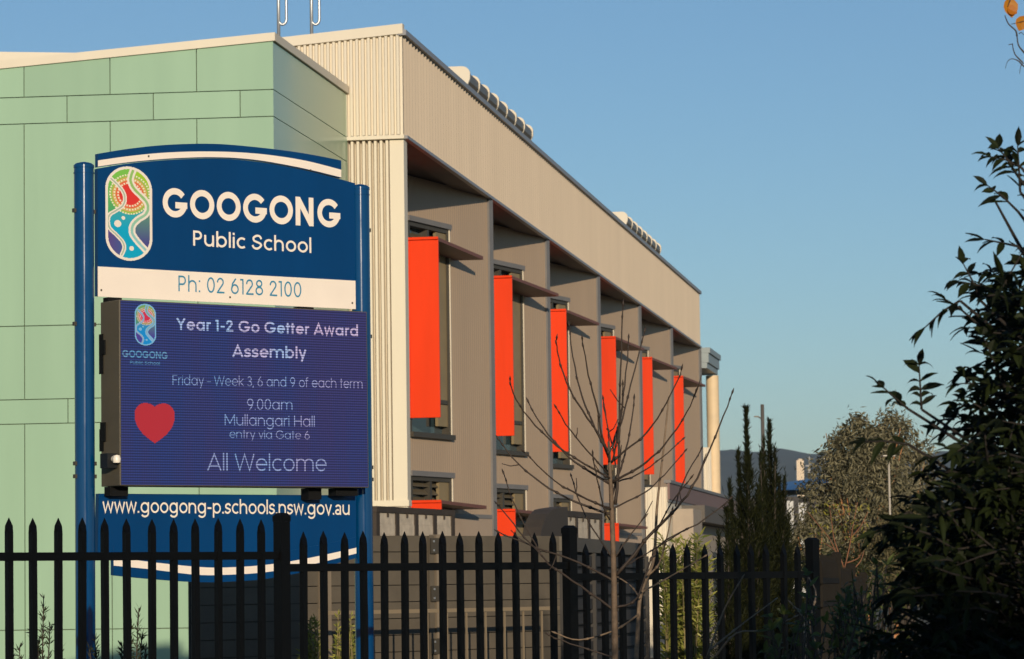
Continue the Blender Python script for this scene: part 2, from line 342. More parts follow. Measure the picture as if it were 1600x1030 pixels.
# ------------------------------------------------------------------ classroom block
DF = hdir(1595); PC = at(630, 210, 42)
FB = Frame(PC, (DF.y, -DF.x))                            # x out of the long facade, y along it
block = thing('school_building', 'two storey cream ribbed school building with orange window blades along its side', 'building', FB.P, FB.rz)
ZS, ZT = 7.53, 8.85                                       # underside and top of the fascia band
ENDS = [7.0, 12.95, 19.6, 26.3, 32.5, 39.1]               # outer edges of the six canted walls
LEN = 39.1
def ribs(mb, p0, p1, z0, z1, pitch, dep, shape, t0=0):    # upright ribbed sheet from p0 to p1, ribs stand out to the right of p0 -> p1
    p0 = Vector(p0); p1 = Vector(p1); L = (p1 - p0).length; d = (p1 - p0) / L; n = Vector((d.y, -d.x)); k = len(mb.v)
    pts = []; i = math.floor(t0 / pitch)
    while True:
        for f, hgt in shape:
            t = (i + f) * pitch - t0
            if 0 < t < L: pts.append((t, hgt))
        i += 1
        if i * pitch - t0 > L: break
    pts = [(0, 0)] + pts + [(L, 0)]
    for t, hh in pts:
        q = p0 + d * t + n * hh * dep
        mb.v += [(q.x, q.y, z0), (q.x, q.y, z1)]
    for j in range(len(pts) - 1): a = k + 2 * j; mb.f.append((a, a + 2, a + 3, a + 1))
    return mb
TRAP = [(0, 0), (.42, 0), (.5, 1), (.92, 1)]
WAVE = [(0, 0), (.17, .35), (.33, .85), (.5, 1), (.67, .85), (.83, .35)]
SLIM = [(0, 0), (.3, 0), (.5, 1), (.55, 1), (.75, 0)]
# fascia band along the whole facade (the sheet runs from far to near so that its ribs stand outwards)
f_ = MB(); ribs(f_, (0, 0), (0, LEN), ZS, ZT, .21, .03, SLIM)
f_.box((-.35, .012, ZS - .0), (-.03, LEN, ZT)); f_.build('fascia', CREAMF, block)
t_ = MB(); t_.box((-.06, -.06, ZT + .003), (.065, LEN + .05, ZT + .075)); t_.box((-.02, .05, ZS - .045), (.05, LEN, ZS - .003)); t_.build('roof_trim', mat('blue grey flashing', (.235, .235, .25), .45), block)
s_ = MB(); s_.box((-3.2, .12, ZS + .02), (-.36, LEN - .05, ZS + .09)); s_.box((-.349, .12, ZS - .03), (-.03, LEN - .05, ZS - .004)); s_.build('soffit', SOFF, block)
# end wall: upper sheet over a set back lower sheet
e_ = MB(); W = 14.0; SL = .072
def rz_(x): return ZT + .02 + SL * x                      # roof height, falling away inwards
kx = [0 - .005]
pts = []; pitch = .0785; i = 0
prof = []
while True:
    base = -i * pitch
    for f, hh in TRAP: prof.append((base - f * pitch, -hh * .05))
    i += 1
    if i * pitch > W: break
k = len(e_.v)
for x, y in prof: e_.v += [(x, y, ZS - .0), (x, y, rz_(x))]
for j in range(len(prof) - 1): a = k + 2 * j; e_.f.append((a, a + 1, a + 3, a + 2))
e_.face((0, 0, ZS), (0, 0, ZT), (0, .2, ZT), (0, .2, ZS))
e_.build('end_wall', CREAM, block)
l_ = MB(); k = len(l_.v); pr2 = [(x - .17, y * 1.9 + .11) for x, y in prof if x < -.001]
for x, y in pr2: l_.v += [(x, y, 2.7), (x, y, ZS - .06)]
for j in range(len(pr2) - 1): a = k + 2 * j; l_.f.append((a, a + 1, a + 3, a + 2))
l_.box((-.19, .02, 2.7), (-.0, .25, ZS - .06)); l_.build('end_wall', CREAM, block)
c_ = MB(); c_.box((-W, -.045, ZS - .055), (.02, .06, ZS - .005)); c_.box((-W, .0, 2.62), (.02, .2, 2.7)); c_.box((-W, .03, 0), (.0, .25, 2.615)); c_.build('flashing', CREAM, block)
rf = MB(); rf.hexa([(-W, -.075, rz_(-W) + .001), (.02, -.075, rz_(0) + .002), (.02, .06, rz_(0) + .002), (-W, .06, rz_(-W) + .001), (-W, -.075, rz_(-W) + .13), (.02, -.075, rz_(0) + .135), (.02, .06, rz_(0) + .135), (-W, .06, rz_(-W) + .13)]); rf.build('barge_board', CREAM, block)
r2 = MB(); r2.hexa([(-W, .06, rz_(-W) - .1), (-.07, .06, ZT - .08), (-.07, LEN, ZT - .08), (-W, LEN, rz_(-W) - .1), (-W, .06, rz_(-W) + .05), (-.07, .06, ZT + .04), (-.07, LEN, ZT + .04), (-W, LEN, rz_(-W) + .05)]); r2.build('roof', ROOFG, block)
bw = MB(); bw.box((-W, .3, 0), (-2.0, LEN - .02, 7.5)); bw.build('core_wall', CREAM, block)

# six canted walls, each with an upper and a lower window, orange blade and hood
ANG = R(14.2); TA = math.tan(ANG)
s0 = 0.0
WIN = [(3.80, 6.86), (.75, 3.16)]                         # window bottom and top, upper then lower storey
MARG = [1.60, 1.15, 1.60, 1.60, 1.60, 1.55]; WW = [1.42, 1.80, 1.45, 1.45, 1.42, 1.42]; EXT = [.46, .56, .54, .60, .62, .60]
for bi, E in enumerate(ENDS):
    L0 = (E - s0); sb = -L0 * TA                          # setback at the near end
    p0 = Vector((sb, s0 + .03)); p1 = Vector((0, E)); dirv = (p1 - p0).normalized(); tot = (p1 - p0).length
    nrm = Vector((dirv.y, -dirv.x))                       # outward
    tw1 = tot - MARG[bi]; tw0 = tw1 - WW[bi]                    # window from tw0 to tw1 along the wall
    def P(t, o=0): return p0 + dirv * t + nrm * o
    wl = MB(); pit = .075; dp = .0032
    def seg(ta, tb, za, zb): ribs(wl, P(ta), P(tb), za, zb, pit, dp, SLIM, ta)
    seg(0, tw0, 0, ZS); seg(tw1, tot, 0, ZS)
    (ub, ut), (lb, lt) = WIN
    seg(tw0, tw1, ut, ZS); seg(tw0, tw1, lt, ub); seg(tw0, tw1, 0, lb)
    def slab(mb, ta, tb, o0, o1, za, zb):
        a, b, c, d = P(ta, o0), P(tb, o0), P(tb, o1), P(ta, o1)
        return mb.hexa([(q.x, q.y, za) for q in (a, b, c, d)] + [(q.x, q.y, zb) for q in (a, b, c, d)])
    # return wall behind the outer edge
    if bi < 5:
        nx = -(ENDS[bi + 1] - E) * TA; wl.face((0, E, 0), (nx, E, 0), (nx, E, ZS), (0, E, ZS))
    else: wl.face((0, E, 0), (-3, E, 0), (-3, E, ZS), (0, E, ZS))
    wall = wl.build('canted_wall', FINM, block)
    tr = MB(); slab(tr, tot - .13, tot + .01, -.03, .035, 0, ZS - .05); slab(tr, 0, tot - .135, .004, .02, 2.58, 2.64); tr.build('corner_trim', TRIM, wall)
    bs = MB(); slab(bs, tw1 + .02, tot - .14, .012, .016, .0, 2.575); bs.build('base_sheet', mat('smooth taupe sheet', (.37, .28, .205), .55, var=.05), wall)
    for wi, (za, zb) in enumerate(WIN):
        fr = MB(); d0 = -.14
        slab(fr, tw0, tw0 + .06, d0, .012, za, zb); slab(fr, tw1 - .06, tw1, d0, .012, za, zb)
        slab(fr, tw0 + .061, tw1 - .061, d0, .012, zb - .06, zb); slab(fr, tw0 - .03, tw1 + .03, -.02, .075, za - .075, za - .002)
        slab(fr, tw0 + .061, tw1 - .061, d0, .0, za + .45, za + .51)
        slab(fr, (tw0 + tw1) / 2 - .035, (tw0 + tw1) / 2 + .035, d0, .0, za + .511, zb - .061)
        win = fr.build('window', DARK, wall)
        hd = MB(); slab(hd, tw0 - .03, tw1 + .04, -.0, .05, zb + .004, zb + .08); hd.build('head_flashing', TRIM, win)
        gl = MB(); slab(gl, tw0 + .061, tw1 - .061, -.12, -.11, za + .002, za + .449); slab(gl, tw0 + .061, tw1 - .061, -.135, -.128, za + .511, zb - .061); gl.build('glass', GLASS, win)
        rv = MB(); slab(rv, tw1 - .0, tw1 + .012, -.16, .03, za, zb); rv.build('reveal', CREAM, win)
        sa = MB(); slab(sa, tw1 - .40, tw1 - .063, -.06, -.012, za + .512, zb - .062); slab(sa, tw1 - .40, tw1 - .063, -.06, -.012, za + .12, za + .44); sa.build('sash', mat('olive brown sash', (.22, .165, .085), .5, var=.12), win)
        lv = MB(); z = za + .56
        while z < zb - .1:
            for ta, tb in ((tw0 + .065, (tw0 + tw1) / 2 - .04), ((tw0 + tw1) / 2 + .04, tw1 - .41)):
                a, b = P(ta, -.10), P(tb, -.10); c, d = P(tb, -.02), P(ta, -.02)
                lv.hexa([(a.x, a.y, z + .05), (b.x, b.y, z + .05), (c.x, c.y, z - .02), (d.x, d.y, z - .02), (a.x, a.y, z + .06), (b.x, b.y, z + .06), (c.x, c.y, z - .01), (d.x, d.y, z - .01)])
            z += .115
        lv.build('louvres', LOUV, win)
        # orange blade stands straight out of the facade at the near side of the window; the hood runs back from its head
        zt = zb - .26 if wi == 0 else zb - .36; zl = za + .19 if wi == 0 else za + .2
        B = P(tw0 - .02, .01); ext = EXT[bi]
        bl = MB(); bl.box((B.x, B.y - .05, zl), (B.x + ext, B.y, zt)); bl.box((B.x, B.y - .09, zt - .035), (B.x + ext + .004, B.y - .051, zt + .004))
        bl.box((B.x - .0, B.y - .085, zl), (B.x + .035, B.y - .051, zt - .04))
        blade = bl.build('sun_blade', ORANGE, wall, bevel=.006)
        H0 = Vector((B.x, B.y + .002)); H1 = H0 + dirv * (WW[bi] + .22); Lx = ext - .002
        dz = .13 if wi == 0 else .05
        ho = MB(); ho.hexa([(H0.x, H0.y, zt - .05), (H1.x, H1.y, zt - .05 - dz), (H1.x + Lx - .02, H1.y, zt - .05 - dz), (H0.x + Lx, H0.y, zt - .05),
                            (H0.x, H0.y, zt + .0), (H1.x, H1.y, zt - dz), (H1.x + Lx - .02, H1.y, zt - dz), (H0.x + Lx, H0.y, zt + .0)])
        ho.build('hood', mat('maroon hood', (.14, .055, .04), .5), blade)
    s0 = E
# low wing, parapet and balcony at the far end
pw = MB(); ribs(pw, (.0, 26.75), (.47, 26.75), 2.0, 3.62, .1, .02, TRAP); pw.box((.0, 26.78, 0), (.47, 42.2, 3.3)); pw.build('wing_wall', CREAM, block)
pp = MB(); pp.box((.474, 26.78, 3.36), (.52, 42.3, 3.70)); pp.build('parapet', MAUVE, block)
pf = MB(); pf.box((.40, 26.76, 3.705), (.55, 42.35, 3.77)); pf.box((.474, 26.8, 3.302), (.5, 42.25, 3.355)); pf.build('parapet_trim', TRIM, block)
pb = MB(); pb.box((.475, 27.7, 0), (.92, 29.6, 3.17)); pb.box((.475, 31.2, 0), (.62, 42.2, 2.9)); porch = pb.build('porch', CONC, block)
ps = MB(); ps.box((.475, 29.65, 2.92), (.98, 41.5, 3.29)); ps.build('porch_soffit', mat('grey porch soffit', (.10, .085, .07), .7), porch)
pn = MB()
for a in (34.9, 36.6, 38.5): pn.box((.60, a, .9), (.635, a + .9, 2.3))
pn.build('window', DARK, porch)
ba = MB(); ribs(ba, (-3, 40.9), (.0, 40.9), 3.8, 5.05, .1, .02, TRAP); ribs(ba, (.0, 40.9), (.0, 42.5), 3.8, 5.05, .1, .02, TRAP); ba.box((-3, 40.92, 3.79), (-.03, 42.4, 5.03)); ba.build('balustrade', CREAM, block)
co = MB(); co.lathe([(.165, 3.79), (.165, 6.94)], (.06, 41.6), 24); co.build('column', mat('cream column', (.66, .50, .31), .6), block, smooth='auto')
br = MB(); br.box((-4, 39.15, 6.98), (.17, 42.0, 7.12)); br.box((-4, 39.15, 7.124), (.21, 42.05, 7.36)); br.box((-4, 39.15, 7.364), (.25, 42.1, 7.5)); br.build('balcony_roof', mat('blue grey gutter', (.24, .28, .29), .45), block)

# two ribbed skylight vents and the ladder rails stand on the roof
def vent(s1, label):
    t = thing('roof_vent', label, 'roof vent', FB.world(-.2, s1, ZT + .1), FB.rz, 'ribbed vents on the school roof')
    L = 6.3; prof_ = [(-.52, -.05), (-.52, .43), (-.06, .43)] + [(-.06 + .11 * math.sin(R(a)), .32 + .11 * math.cos(R(a))) for a in (20, 40, 60, 80)] + [(.045, .25), (-.0, .14), (-.09, .02), (-.1, -.05)]
    b = MB(); b.prism(prof_, 1, 0, L); b.build('vent_body', mat('vent brown sheet', (.11, .078, .045), .4), t)
    for q in range(8):
        y = L * q / 7.0
        r = MB(); r.prism([(x * 1.13 + .01 if x > -.3 else x - .01, z * 1.10) for x, z in prof_], 1, y - .028, y + .028); r.build('vent_rib', CREAM, t)
    lg = MB(); lg.box((-.1, L - .3, -.12), (.0, L + .06, .1)); lg.build('vent_leg', CREAM, t); return t
vent(6.1, 'larger ribbed cream roof vent nearer the front corner of the school roof')
vent(25.6, 'smaller looking ribbed cream roof vent far along the school roof edge')

# ------------------------------------------------------------------ green hall
GD = Vector((45800, -5000, 0)).normalized(); PG = at(427, 140, 37.9)
FG = Frame(PG, GD)
hall = thing('school_hall', 'pale green panelled school hall with a sloping cream roof edge', 'building', FG.P, FG.rz)
def topz(x): return 8.10 + .0695 * x                       # roof edge falls to the left
side_end = FG.loc(PC + Vector((-.745, .10, 0))); SDV = Vector((side_end.x, side_end.y)); SDL = SDV.length; SDN = SDV / SDL
SN = Vector((SDN.y, -SDN.x))
bk = MB(); bk.prism([(-26, 0), (-.03, 0), (-.03, 8.05), (-26, topz(-26) - .05)], 1, .03, 14); bk.build('wall', GAP, hall)
cl = MB(); gp = .011
rows_ = [(0, 1.115, 0), (1.115, 3.57, 0), (3.57, 3.862, 1), (3.862, 4.745, 0), (4.745, 7.19, 0), (7.19, 7.514, 1), (7.514, 9, 0)]
PWD = 1.058; x00 = FG.px(172, 160).x
for za, zb, half in rows_:
    x = x00 + (PWD / 2 if half else 0)
    while x < -PWD: x += PWD
    edges = [0.0] + [x - PWD * q for q in range(0, 26) if x - PWD * q < -.25]
    for b, a in zip(edges, edges[1:]):
        t0, t1 = min(zb - gp / 2, topz(a + gp / 2)), min(zb - gp / 2, topz(b - gp / 2)); z0 = za + gp / 2
        if t0 <= z0 or t1 <= z0: continue
        bx = b - gp / 2 if b < 0 else b
        cl.hexa([(a + gp / 2, 0, z0), (bx, 0, z0), (bx, .028, z0), (a + gp / 2, .028, z0), (a + gp / 2, 0, t0), (bx, 0, t1), (bx, .028, t1), (a + gp / 2, .028, t0)])
cl.build('front_cladding', GREENP, hall)
# side wall cladding in the same rows, running back to the cream building
sc_ = MB()
def S(t, o, z): q = SDN * t + SN * o; return (q.x, q.y, z)
tz = lambda t: 8.09 - .0 * t
for za, zb, half in rows_:
    t = 0; L_ = SDL
    zt_ = min(zb - gp / 2, 8.09)
    sc_.hexa([S(.0, -.03, za + gp / 2), S(L_, -.03, za + gp / 2), S(L_, .0, za + gp / 2), S(.0, .0, za + gp / 2), S(.0, -.03, zt_), S(L_, -.03, zt_), S(L_, .0, zt_), S(.0, .0, zt_)])
sc_.build('side_cladding', GREENP, hall)
sb_ = MB(); sb_.hexa([S(.02, -.3, 0), S(SDL, -.3, 0), S(SDL, -.032, 0), S(.02, -.032, 0), S(.02, -.3, 8.05), S(SDL, -.3, 8.05), S(SDL, -.032, 8.05), S(.02, -.032, 8.05)]); sb_.build('wall', GAP, hall)
fl = MB()
fl.hexa([(-26, -.03, topz(-26)), (.03, -.03, topz(0)), (.03, .08, topz(0)), (-26, .08, topz(-26)), (-26, -.03, topz(-26) + .10), (.03, -.03, topz(0) + .10), (.03, .08, topz(0) + .10), (-26, .08, topz(-26) + .10)])
fl.build('roof_edge', CREAM, hall)
fl = MB(); fl.hexa([S(.09, -.08, 8.10), S(SDL, -.08, 8.10), S(SDL, .03, 8.10), S(.03, .03, 8.10), S(.09, -.08, 8.2), S(SDL, -.08, 8.2), S(SDL, .03, 8.2), S(.03, .03, 8.2)]); fl.build('roof_edge', CREAM, hall)
hr = MB(); hr.hexa([(-26, .085, topz(-26) - .05), (-.05, .085, 8.06), (.1, 3.7, 8.06), (-26, 12, topz(-26) - .05), (-26, .085, topz(-26) + .04), (-.05, .085, 8.14), (.1, 3.7, 8.14), (-26, 12, topz(-26) + .04)]); hr.build('roof', ROOFG, hall)
# the rear half of the butterfly roof rises to the left behind the front edge
FU = Frame(at(115, 82, 43), GD); q0 = FG.loc(at(118, 82.5, 43)); q1 = FG.loc(at(0, 79, 43)); slp = (q1.z - q0.z) / (q1.x - q0.x)
ub = MB(); xa = -26; ub.prism([(xa, 5), (q0.x + 1.2, 5), (q0.x + 1.2, q0.z + slp * 1.2), (xa, q0.z + slp * (xa - q0.x))], 1, q0.y, q0.y + 6)
up_ = ub.build('upper_roof_wall', CREAM, hall)
uv = MB()
for q in range(5): x = q1.x + .10 - q * .075; uv.box((x, q0.y - .004, q0.z - .11), (x + .03, q0.y + .01, q0.z - .085))
uv.build('vent_slots', DARK, up_)

# roof ladder rails behind the green roof edge
lp = thing('roof_ladder', 'galvanised ladder rails with hooked handholds rising above the roof edge', 'ladder', at(462, 60, 44.5))
lo = lp.location
for px in (435.5, 487):
    b0 = at(px, 60, 44.5) - lo
    r = MB(); r.tube([b0 + Vector((0, 0, -.9)), b0 + Vector((0, 0, 2.2))], .024, 10); st = r.build('stile', GALV, lp, smooth=True)
    hk = MB(); p = [b0 + Vector((.0, 0, .27))] + [b0 + Vector((.055 - .055 * math.cos(R(a)), 0, .27 - .075 * math.sin(R(a)))) for a in range(20, 181, 20)] + [b0 + Vector((.11, 0, 1.9))] + [b0 + Vector((.055 + .055 * math.cos(R(a)), 0, 1.9 + .08 * math.sin(R(a)))) for a in range(20, 181, 20)]
    hk.tube(p, .02, 10); hk.build('hook', GALV, st, smooth=True)
ru = MB()
for q in range(3): ru.tube([at(435.5, 60, 44.5) - lo + Vector((0, .01, -.75 + q * .28)), at(487, 60, 44.5) - lo + Vector((0, .01, -.75 + q * .28))], .016, 8)
ru.build('rungs', GALV, lp, smooth=True)

# ------------------------------------------------------------------ the school sign
SD = hdir(7400); PS = at(132.5, 700, 19.9); FS = Frame(PS, SD)
sign = thing('school_sign', 'tall blue school sign on two round posts with a lit message screen', 'sign', FS.P, FS.rz)
def sx(px, py, off=0): return FS.px(px, py, off)
RPX = sx(564.5, 500).x
for x, zt in ((0, 4.20), (RPX, 4.195)):
    p = MB(); p.lathe([(.062, 0), (.062, zt - .0)], (x, .0), 28); po = p.build('post', POSTB, sign, smooth='auto')
    c = MB(); c.lathe([(.065, zt + .001), (.065, zt + .018), (.05, zt + .03), (.02, zt + .038), (.003, zt + .04)], (x, .0), 28); c.lathe([(.066, zt - .035), (.066, zt - .028)], (x, 0), 28); c.build('post_cap', POSTB, po, smooth='auto')
    bt = MB()
    for z in (3.93, 3.22, 2.35, 2.27): bt.box((x - .078, -.012, z - .012), (x - .06, .012, z + .012)); bt.box((x + .06, -.012, z - .012), (x + .078, .012, z + .012))
    bt.build('bolts', DARK, po)
xl = sx(150.5, 440).x; xr = sx(552, 460).x
zb_ = sx(151, 463).z; zw = sx(151, 417).z
def curve(px):                                            # a curve given in photo pixels on the face of the panel
    q = [sx(*p) for p in spl(px, 6)]; return [(v.x, v.z) for v in q]
top_main = curve([(150, 264), (200, 256), (270, 250), (340, 248.5), (400, 253.5), (470, 266), (530, 281), (552, 287)])
arch_top = curve([(150, 241), (200, 233), (260, 227), (330, 225.5), (400, 231), (470, 240), (530, 251.5)])
w_top = curve([(150, 251.5), (200, 244.5), (260, 239), (330, 237.5), (400, 241), (470, 251), (530, 266)])
w_bot = curve([(150, 261), (200, 254), (270, 248), (340, 246.5), (400, 251), (470, 263.5), (530, 278)])
def rest(c, x0, x1): return c
pm = MB(); pm.prism([(xl, zb_)] + [(xr, zb_)] + [(x, z) for x, z in reversed(top_main)], 1, -.02, .02); panel = pm.build('name_panel', BLUE, sign)
am = MB(); lo_ = [(x, z - .004) for x, z in w_bot]; am.prism(lo_ + [(x, z) for x, z in reversed(arch_top)], 1, -.0235, .012); archb = am.build('arch_board', BLUE, sign)
ws = MB()
n_ = min(len(w_top), len(w_bot))
def samp(c, x):
    for (a, b) in zip(c, c[1:]):
        if a[0] <= x <= b[0]: return a[1] + (b[1] - a[1]) * (x - a[0]) / max(1e-9, b[0] - a[0])
    return c[0][1] if x < c[0][0] else c[-1][1]
xs = [w_top[0][0] + (w_top[-1][0] - w_top[0][0]) * i / 40 for i in range(41)]
for a, b in zip(xs, xs[1:]): ws.face((a, -.0245, samp(w_bot, a)), (b, -.0245, samp(w_bot, b)), (b, -.0245, samp(w_top, b)), (a, -.0245, samp(w_top, a)))
ws.build('white_stripe', WHITEV, archb)
wb = MB(); wb.box((xl - .002, -.0245, zb_ - .004), (xr + .002, -.0201, zw)); wbp = wb.build('phone_band', WHITEV, panel)
sc = MB()
for px, py in ((229, 245), (482, 267)): q = sx(px, py); sc.box((q.x - .005, -.028, q.z - .006), (q.x + .005, -.0246, q.z + .006))
for px, py in ((155, 454), (356, 465), (547, 474)): q = sx(px, py); sc.box((q.x - .005, -.028, q.z - .006), (q.x + .005, -.0246, q.z + .006))
sc.build('screws', DARK, panel)
def line(s, w, pl, pr, cap_px, y, name, material, parent, track=0, off=0):
    a = sx(*pl, off); b = sx(*pr, off); c = sx(pl[0], pl[1] - cap_px, off).z - a.z
    return write(s, w, a.x, b.x, (a.z, b.z), c, y, track).build(name, material, parent)
line('GOOGONG', .15, (252, 339.3), (528, 357), 46, -.022, 'school_name', WHITEV, panel, .015)
line('Public School', .098, (299, 384.3), (483.5, 396), 23.6, -.022, 'school_type', WHITEV, panel)
line('Ph: 02 6128 2100', .075, (275.5, 455.6), (467.5, 465.5), 24.6, -.026, 'phone_number', CYANV, wbp, .02)

# the school crest, printed in colour: a pill with two rivers, a red heart of country with dots, water and hills
LB = [(120, 180), (190, 240), (245, 310), (258, 380), (235, 440), (170, 490), (115, 530), (98, 590), (115, 660), (180, 720), (235, 780), (250, 840), (225, 905)]
RB = [(340, 85), (312, 180), (340, 260), (410, 330), (465, 390), (478, 450), (450, 510), (380, 560), (332, 620), (325, 690), (370, 760), (450, 845)]
nrmz = lambda p: ((p[0] - 296) / 221, (508 - p[1]) / 221)
LBn = spl([nrmz(p) for p in LB], 4); RBn = spl([nrmz(p) for p in RB], 4)
HV = 449 / 221
def pdist(c, u, v):
    best = 9; side = 1
    for a, b in zip(c, c[1:]):
        dx, dy = b[0] - a[0], b[1] - a[1]; L = dx * dx + dy * dy; t = max(0, min(1, ((u - a[0]) * dx + (v - a[1]) * dy) / L)) if L else 0
        ex, ey = u - a[0] - t * dx, v - a[1] - t * dy; d = math.hypot(ex, ey)
        if d < best: best = d; side = 1 if dx * ey - dy * ex > 0 else -1
    return best, side                                     # side +1: to the left of the (downward) path = image right
def lerp(a, b, t): t = max(0, min(1, t)); return tuple(a[i] + (b[i] - a[i]) * t for i in range(3))
WH = (.74, .66, .57)
def crest(u, v):
    q = HV - 1; d = math.hypot(u, max(0, abs(v) - q))
    if d > 1: return None
    if d > .885: return WH
    dr, sr = pdist(RBn, u, v); dl, sl_ = pdist(LBn, u, v)
    if dr < .145: return WH if dr > .055 else lerp((.25, .45, .12), (.25, .5, .5), (1 - v) / 2.2)
    if dl < .085: return WH if dl > .03 else (.35, .42, .32)
    for cx, cy, r in (((190 - 296) / 221, (508 - 610) / 221, .15), ((243 - 296) / 221, (508 - 553) / 221, .08), ((320 - 296) / 221, (508 - 838) / 221, .1)):
        if math.hypot(u - cx, v - cy) < r: return WH
    right = sr > 0; left = sl_ < 0
    if right and v < .25: return lerp((.1, .26, .16), (.06, .06, .22), (.2 - v) / 1.4)
    if left and v < -.4: return lerp((.09, .05, .2), (.05, .08, .25), (u + .9) / .6)
    if left and v < .0: return (.06, .30, .10)
    cx, cy = (305 - 296) / 221, (508 - 325) / 221; rr = math.hypot(u - cx, v - cy); an = math.atan2(v - cy, u - cx)
    for r0, nn in ((.50, 26), (.66, 34), (.84, 44)):
        if abs(rr - r0) < .034 and abs(((an * nn / (2 * math.pi)) % 1) - .5) < .034 / (2 * math.pi * r0 / nn) : return (.75, .68, .5)
    if rr < .44: return (.62, .03, .02)
    if rr < .60: return (.66, .12, .05)
    if rr < .75: return (.55, .35, .09)
    if rr < .86: return (.26, .45, .06)
    if right: return (.30, .50, .02)
    if v > .55 or left: return lerp((.17, .46, .06), (.06, .32, .12), (1.6 - v) / 1.6)
    return lerp((.06, .33, .27), (.0, .32, .50), (.55 - v) / 1.2)
def print_crest(name, pxl, pxr, pyt, pyb, cy_px, nx, ny, y, material, parent, off=0, fn=crest, asp=HV):
    a = sx(pxl, cy_px, off); b = sx(pxr, cy_px, off); xm = (a.x + b.x) / 2
    cxm = (pxl + pxr) / 2; zt, zb2 = sx(cxm, pyt, off).z, sx(cxm, pyb, off).z; zm = (zt + zb2) / 2; hx = (b.x - a.x) / 2; hz = (zt - zb2) / 2
    mb = MB(); cols_ = []
    us = [-1 + 2 * i / nx for i in range(nx + 1)]; vs_ = [asp - 2 * asp * j / ny for j in range(ny + 1)]
    idx = {}
    def vid(i, j):
        if (i, j) not in idx: idx[(i, j)] = len(mb.v); mb.v.append((xm + us[i] * hx, y, zm + vs_[j] / asp * hz))
        return idx[(i, j)]
    for i in range(nx):
        for j in range(ny):
            c = fn((us[i] + us[i + 1]) / 2, (vs_[j] + vs_[j + 1]) / 2)
            if c: mb.f.append((vid(i, j + 1), vid(i + 1, j + 1), vid(i + 1, j), vid(i, j))); cols_.append(c)
    o = mb.build(name, material, parent); ca = o.data.color_attributes.new('print', 'FLOAT_COLOR', 'CORNER')
    for p, c in zip(o.data.polygons, cols_):
        for li in p.loop_indices: ca.data[li].color = (*c, 1)
    return o
print_crest('crest', 162, 235, 261, 408, 334, 110, 224, -.0225, vcolmat('crest print'), panel)

# message screen: a deep cabinet hung in front of the posts
FO = -.225
a0 = sx(187, 600, FO).x; a1 = sx(574.5, 620, FO).x; zt0 = sx(187, 468.5, FO).z; zb0 = sx(187, 760, FO).z; zt1 = sx(574, 487, FO).z; zb1 = sx(574, 761, FO).z
zT = (zt0 + zt1) / 2; zB = (zb0 + zb1) / 2
cb = MB(); cb.box((a0 - .002, FO, zB), (a1 + .002, .005, zT)); cabn = cb.build('screen_cabinet', CAB, sign, bevel=.004)
def bracket(p, q): MB().box(p, q).build('bracket', mat('black bracket', (.006, .006, .006), .7, spec=.15), cabn)
for z0, z1 in ((zT - .33, zT - .24), (zB + .28, zB + .40)): bracket((a0 - .012, -.06, z0), (a0 - .003, -.0, z1))
for z0, z1 in ((zT - .45, zT - .2), (zB + .22, zB + .36)): bracket((a0 - .006, -.03, z0), (a0 - .0025, .02, z1))
bracket((a0 + .13, -.1, zB - .06), (a0 + .0, -.03, zB - .003)); bracket((a1 - .40, -.12, zB - .075), (a1 - .3, -.03, zB - .003)); bracket((a1 - .20, -.14, zB - .05), (a1 - .03, -.05, zB - .003)); bracket((a0 + .02, -.05, zT + .003), (a0 + .12, .01, zT + .03)); bracket((a1 - .42, -.05, zT + .003), (a1 - .3, .01, zT + .03))
cm = MB(); cm.box((a0 - .075, -.20, zB + .11), (a0 - .003, -.11, zB + .20)); sen = cm.build('sensor_box', mat('black plastic', (.006, .006, .006), .5), cabn)
cm = MB(); cm.tube([(a0 - .03, -.201, zB + .165), (a0 - .03, -.24, zB + .165)], [.02, .024], 14); cm.lathe([(.023, zB + .14), (.027, zB + .165), (.02, zB + .185)], (a0 - .03, -.236), 12); cm.build('sensor_eye', mat('white sensor', (.75, .68, .58), .3), sen, smooth='auto')
fm = MB(); fm.face((a0 + .006, FO - .003, zB + .006), (a1 - .006, FO - .003, zB + .006), (a1 - .006, FO - .003, zT - .006), (a0 + .006, FO - .003, zT - .006))
scr = fm.build('screen', emitmat('led blue', (.021, .036, .165), 1.0, (.012, .013, .022)), cabn)
LW = emitmat('led pale text', (.25, .38, .66), 1.1); LWB = emitmat('led bright text', (.40, .50, .76), 1.1)
yT = FO - .0055
def led(s, w, pl, pr, cap, name, m=LW, track=0): return line(s, w, pl, pr, cap, yT, name, m, scr, track, FO)
led('Year 1-2 Go Getter Award', .115, (275.6, 515.3), (559, 526), 18.2, 'headline', LWB)
led('Assembly', .11, (363, 558), (477, 560.5), 18.5, 'headline', LWB)
led('Friday ~ Week 3, 6 and 9 of each term', .06, (269, 601.5), (565.5, 607), 15.5, 'message_line')
led('9.00am', .06, (385.6, 640.5), (456, 641), 17.5, 'message_line')
led('Mullangari Hall', .06, (350.5, 664.5), (491, 667), 17, 'message_line')
led('entry via Gate 6', .06, (358, 684.5), (483, 686.8), 13.2, 'message_line')
led('All Welcome', .058, (324, 735.6), (509, 736.5), 26.5, 'greeting', emitmat('led greeting', (.24, .38, .66), 1.05))
led('GOOGONG', .13, (190.6, 558), (261, 561.5), 11.3, 'school_name', emitmat('led small text', (.13, .30, .5), 1.0))
led('Public School', .09, (202.5, 569), (249, 571), 5.6, 'school_type', emitmat('led small text', (.13, .30, .5), 1.0))
def crest_led(u, v):
    c = crest(u, v)
    if c is None: return None
    if c == WH: return (.16, .36, .5)
    return (c[0] * .8, c[1] * .6, c[2] * .8 + .03)
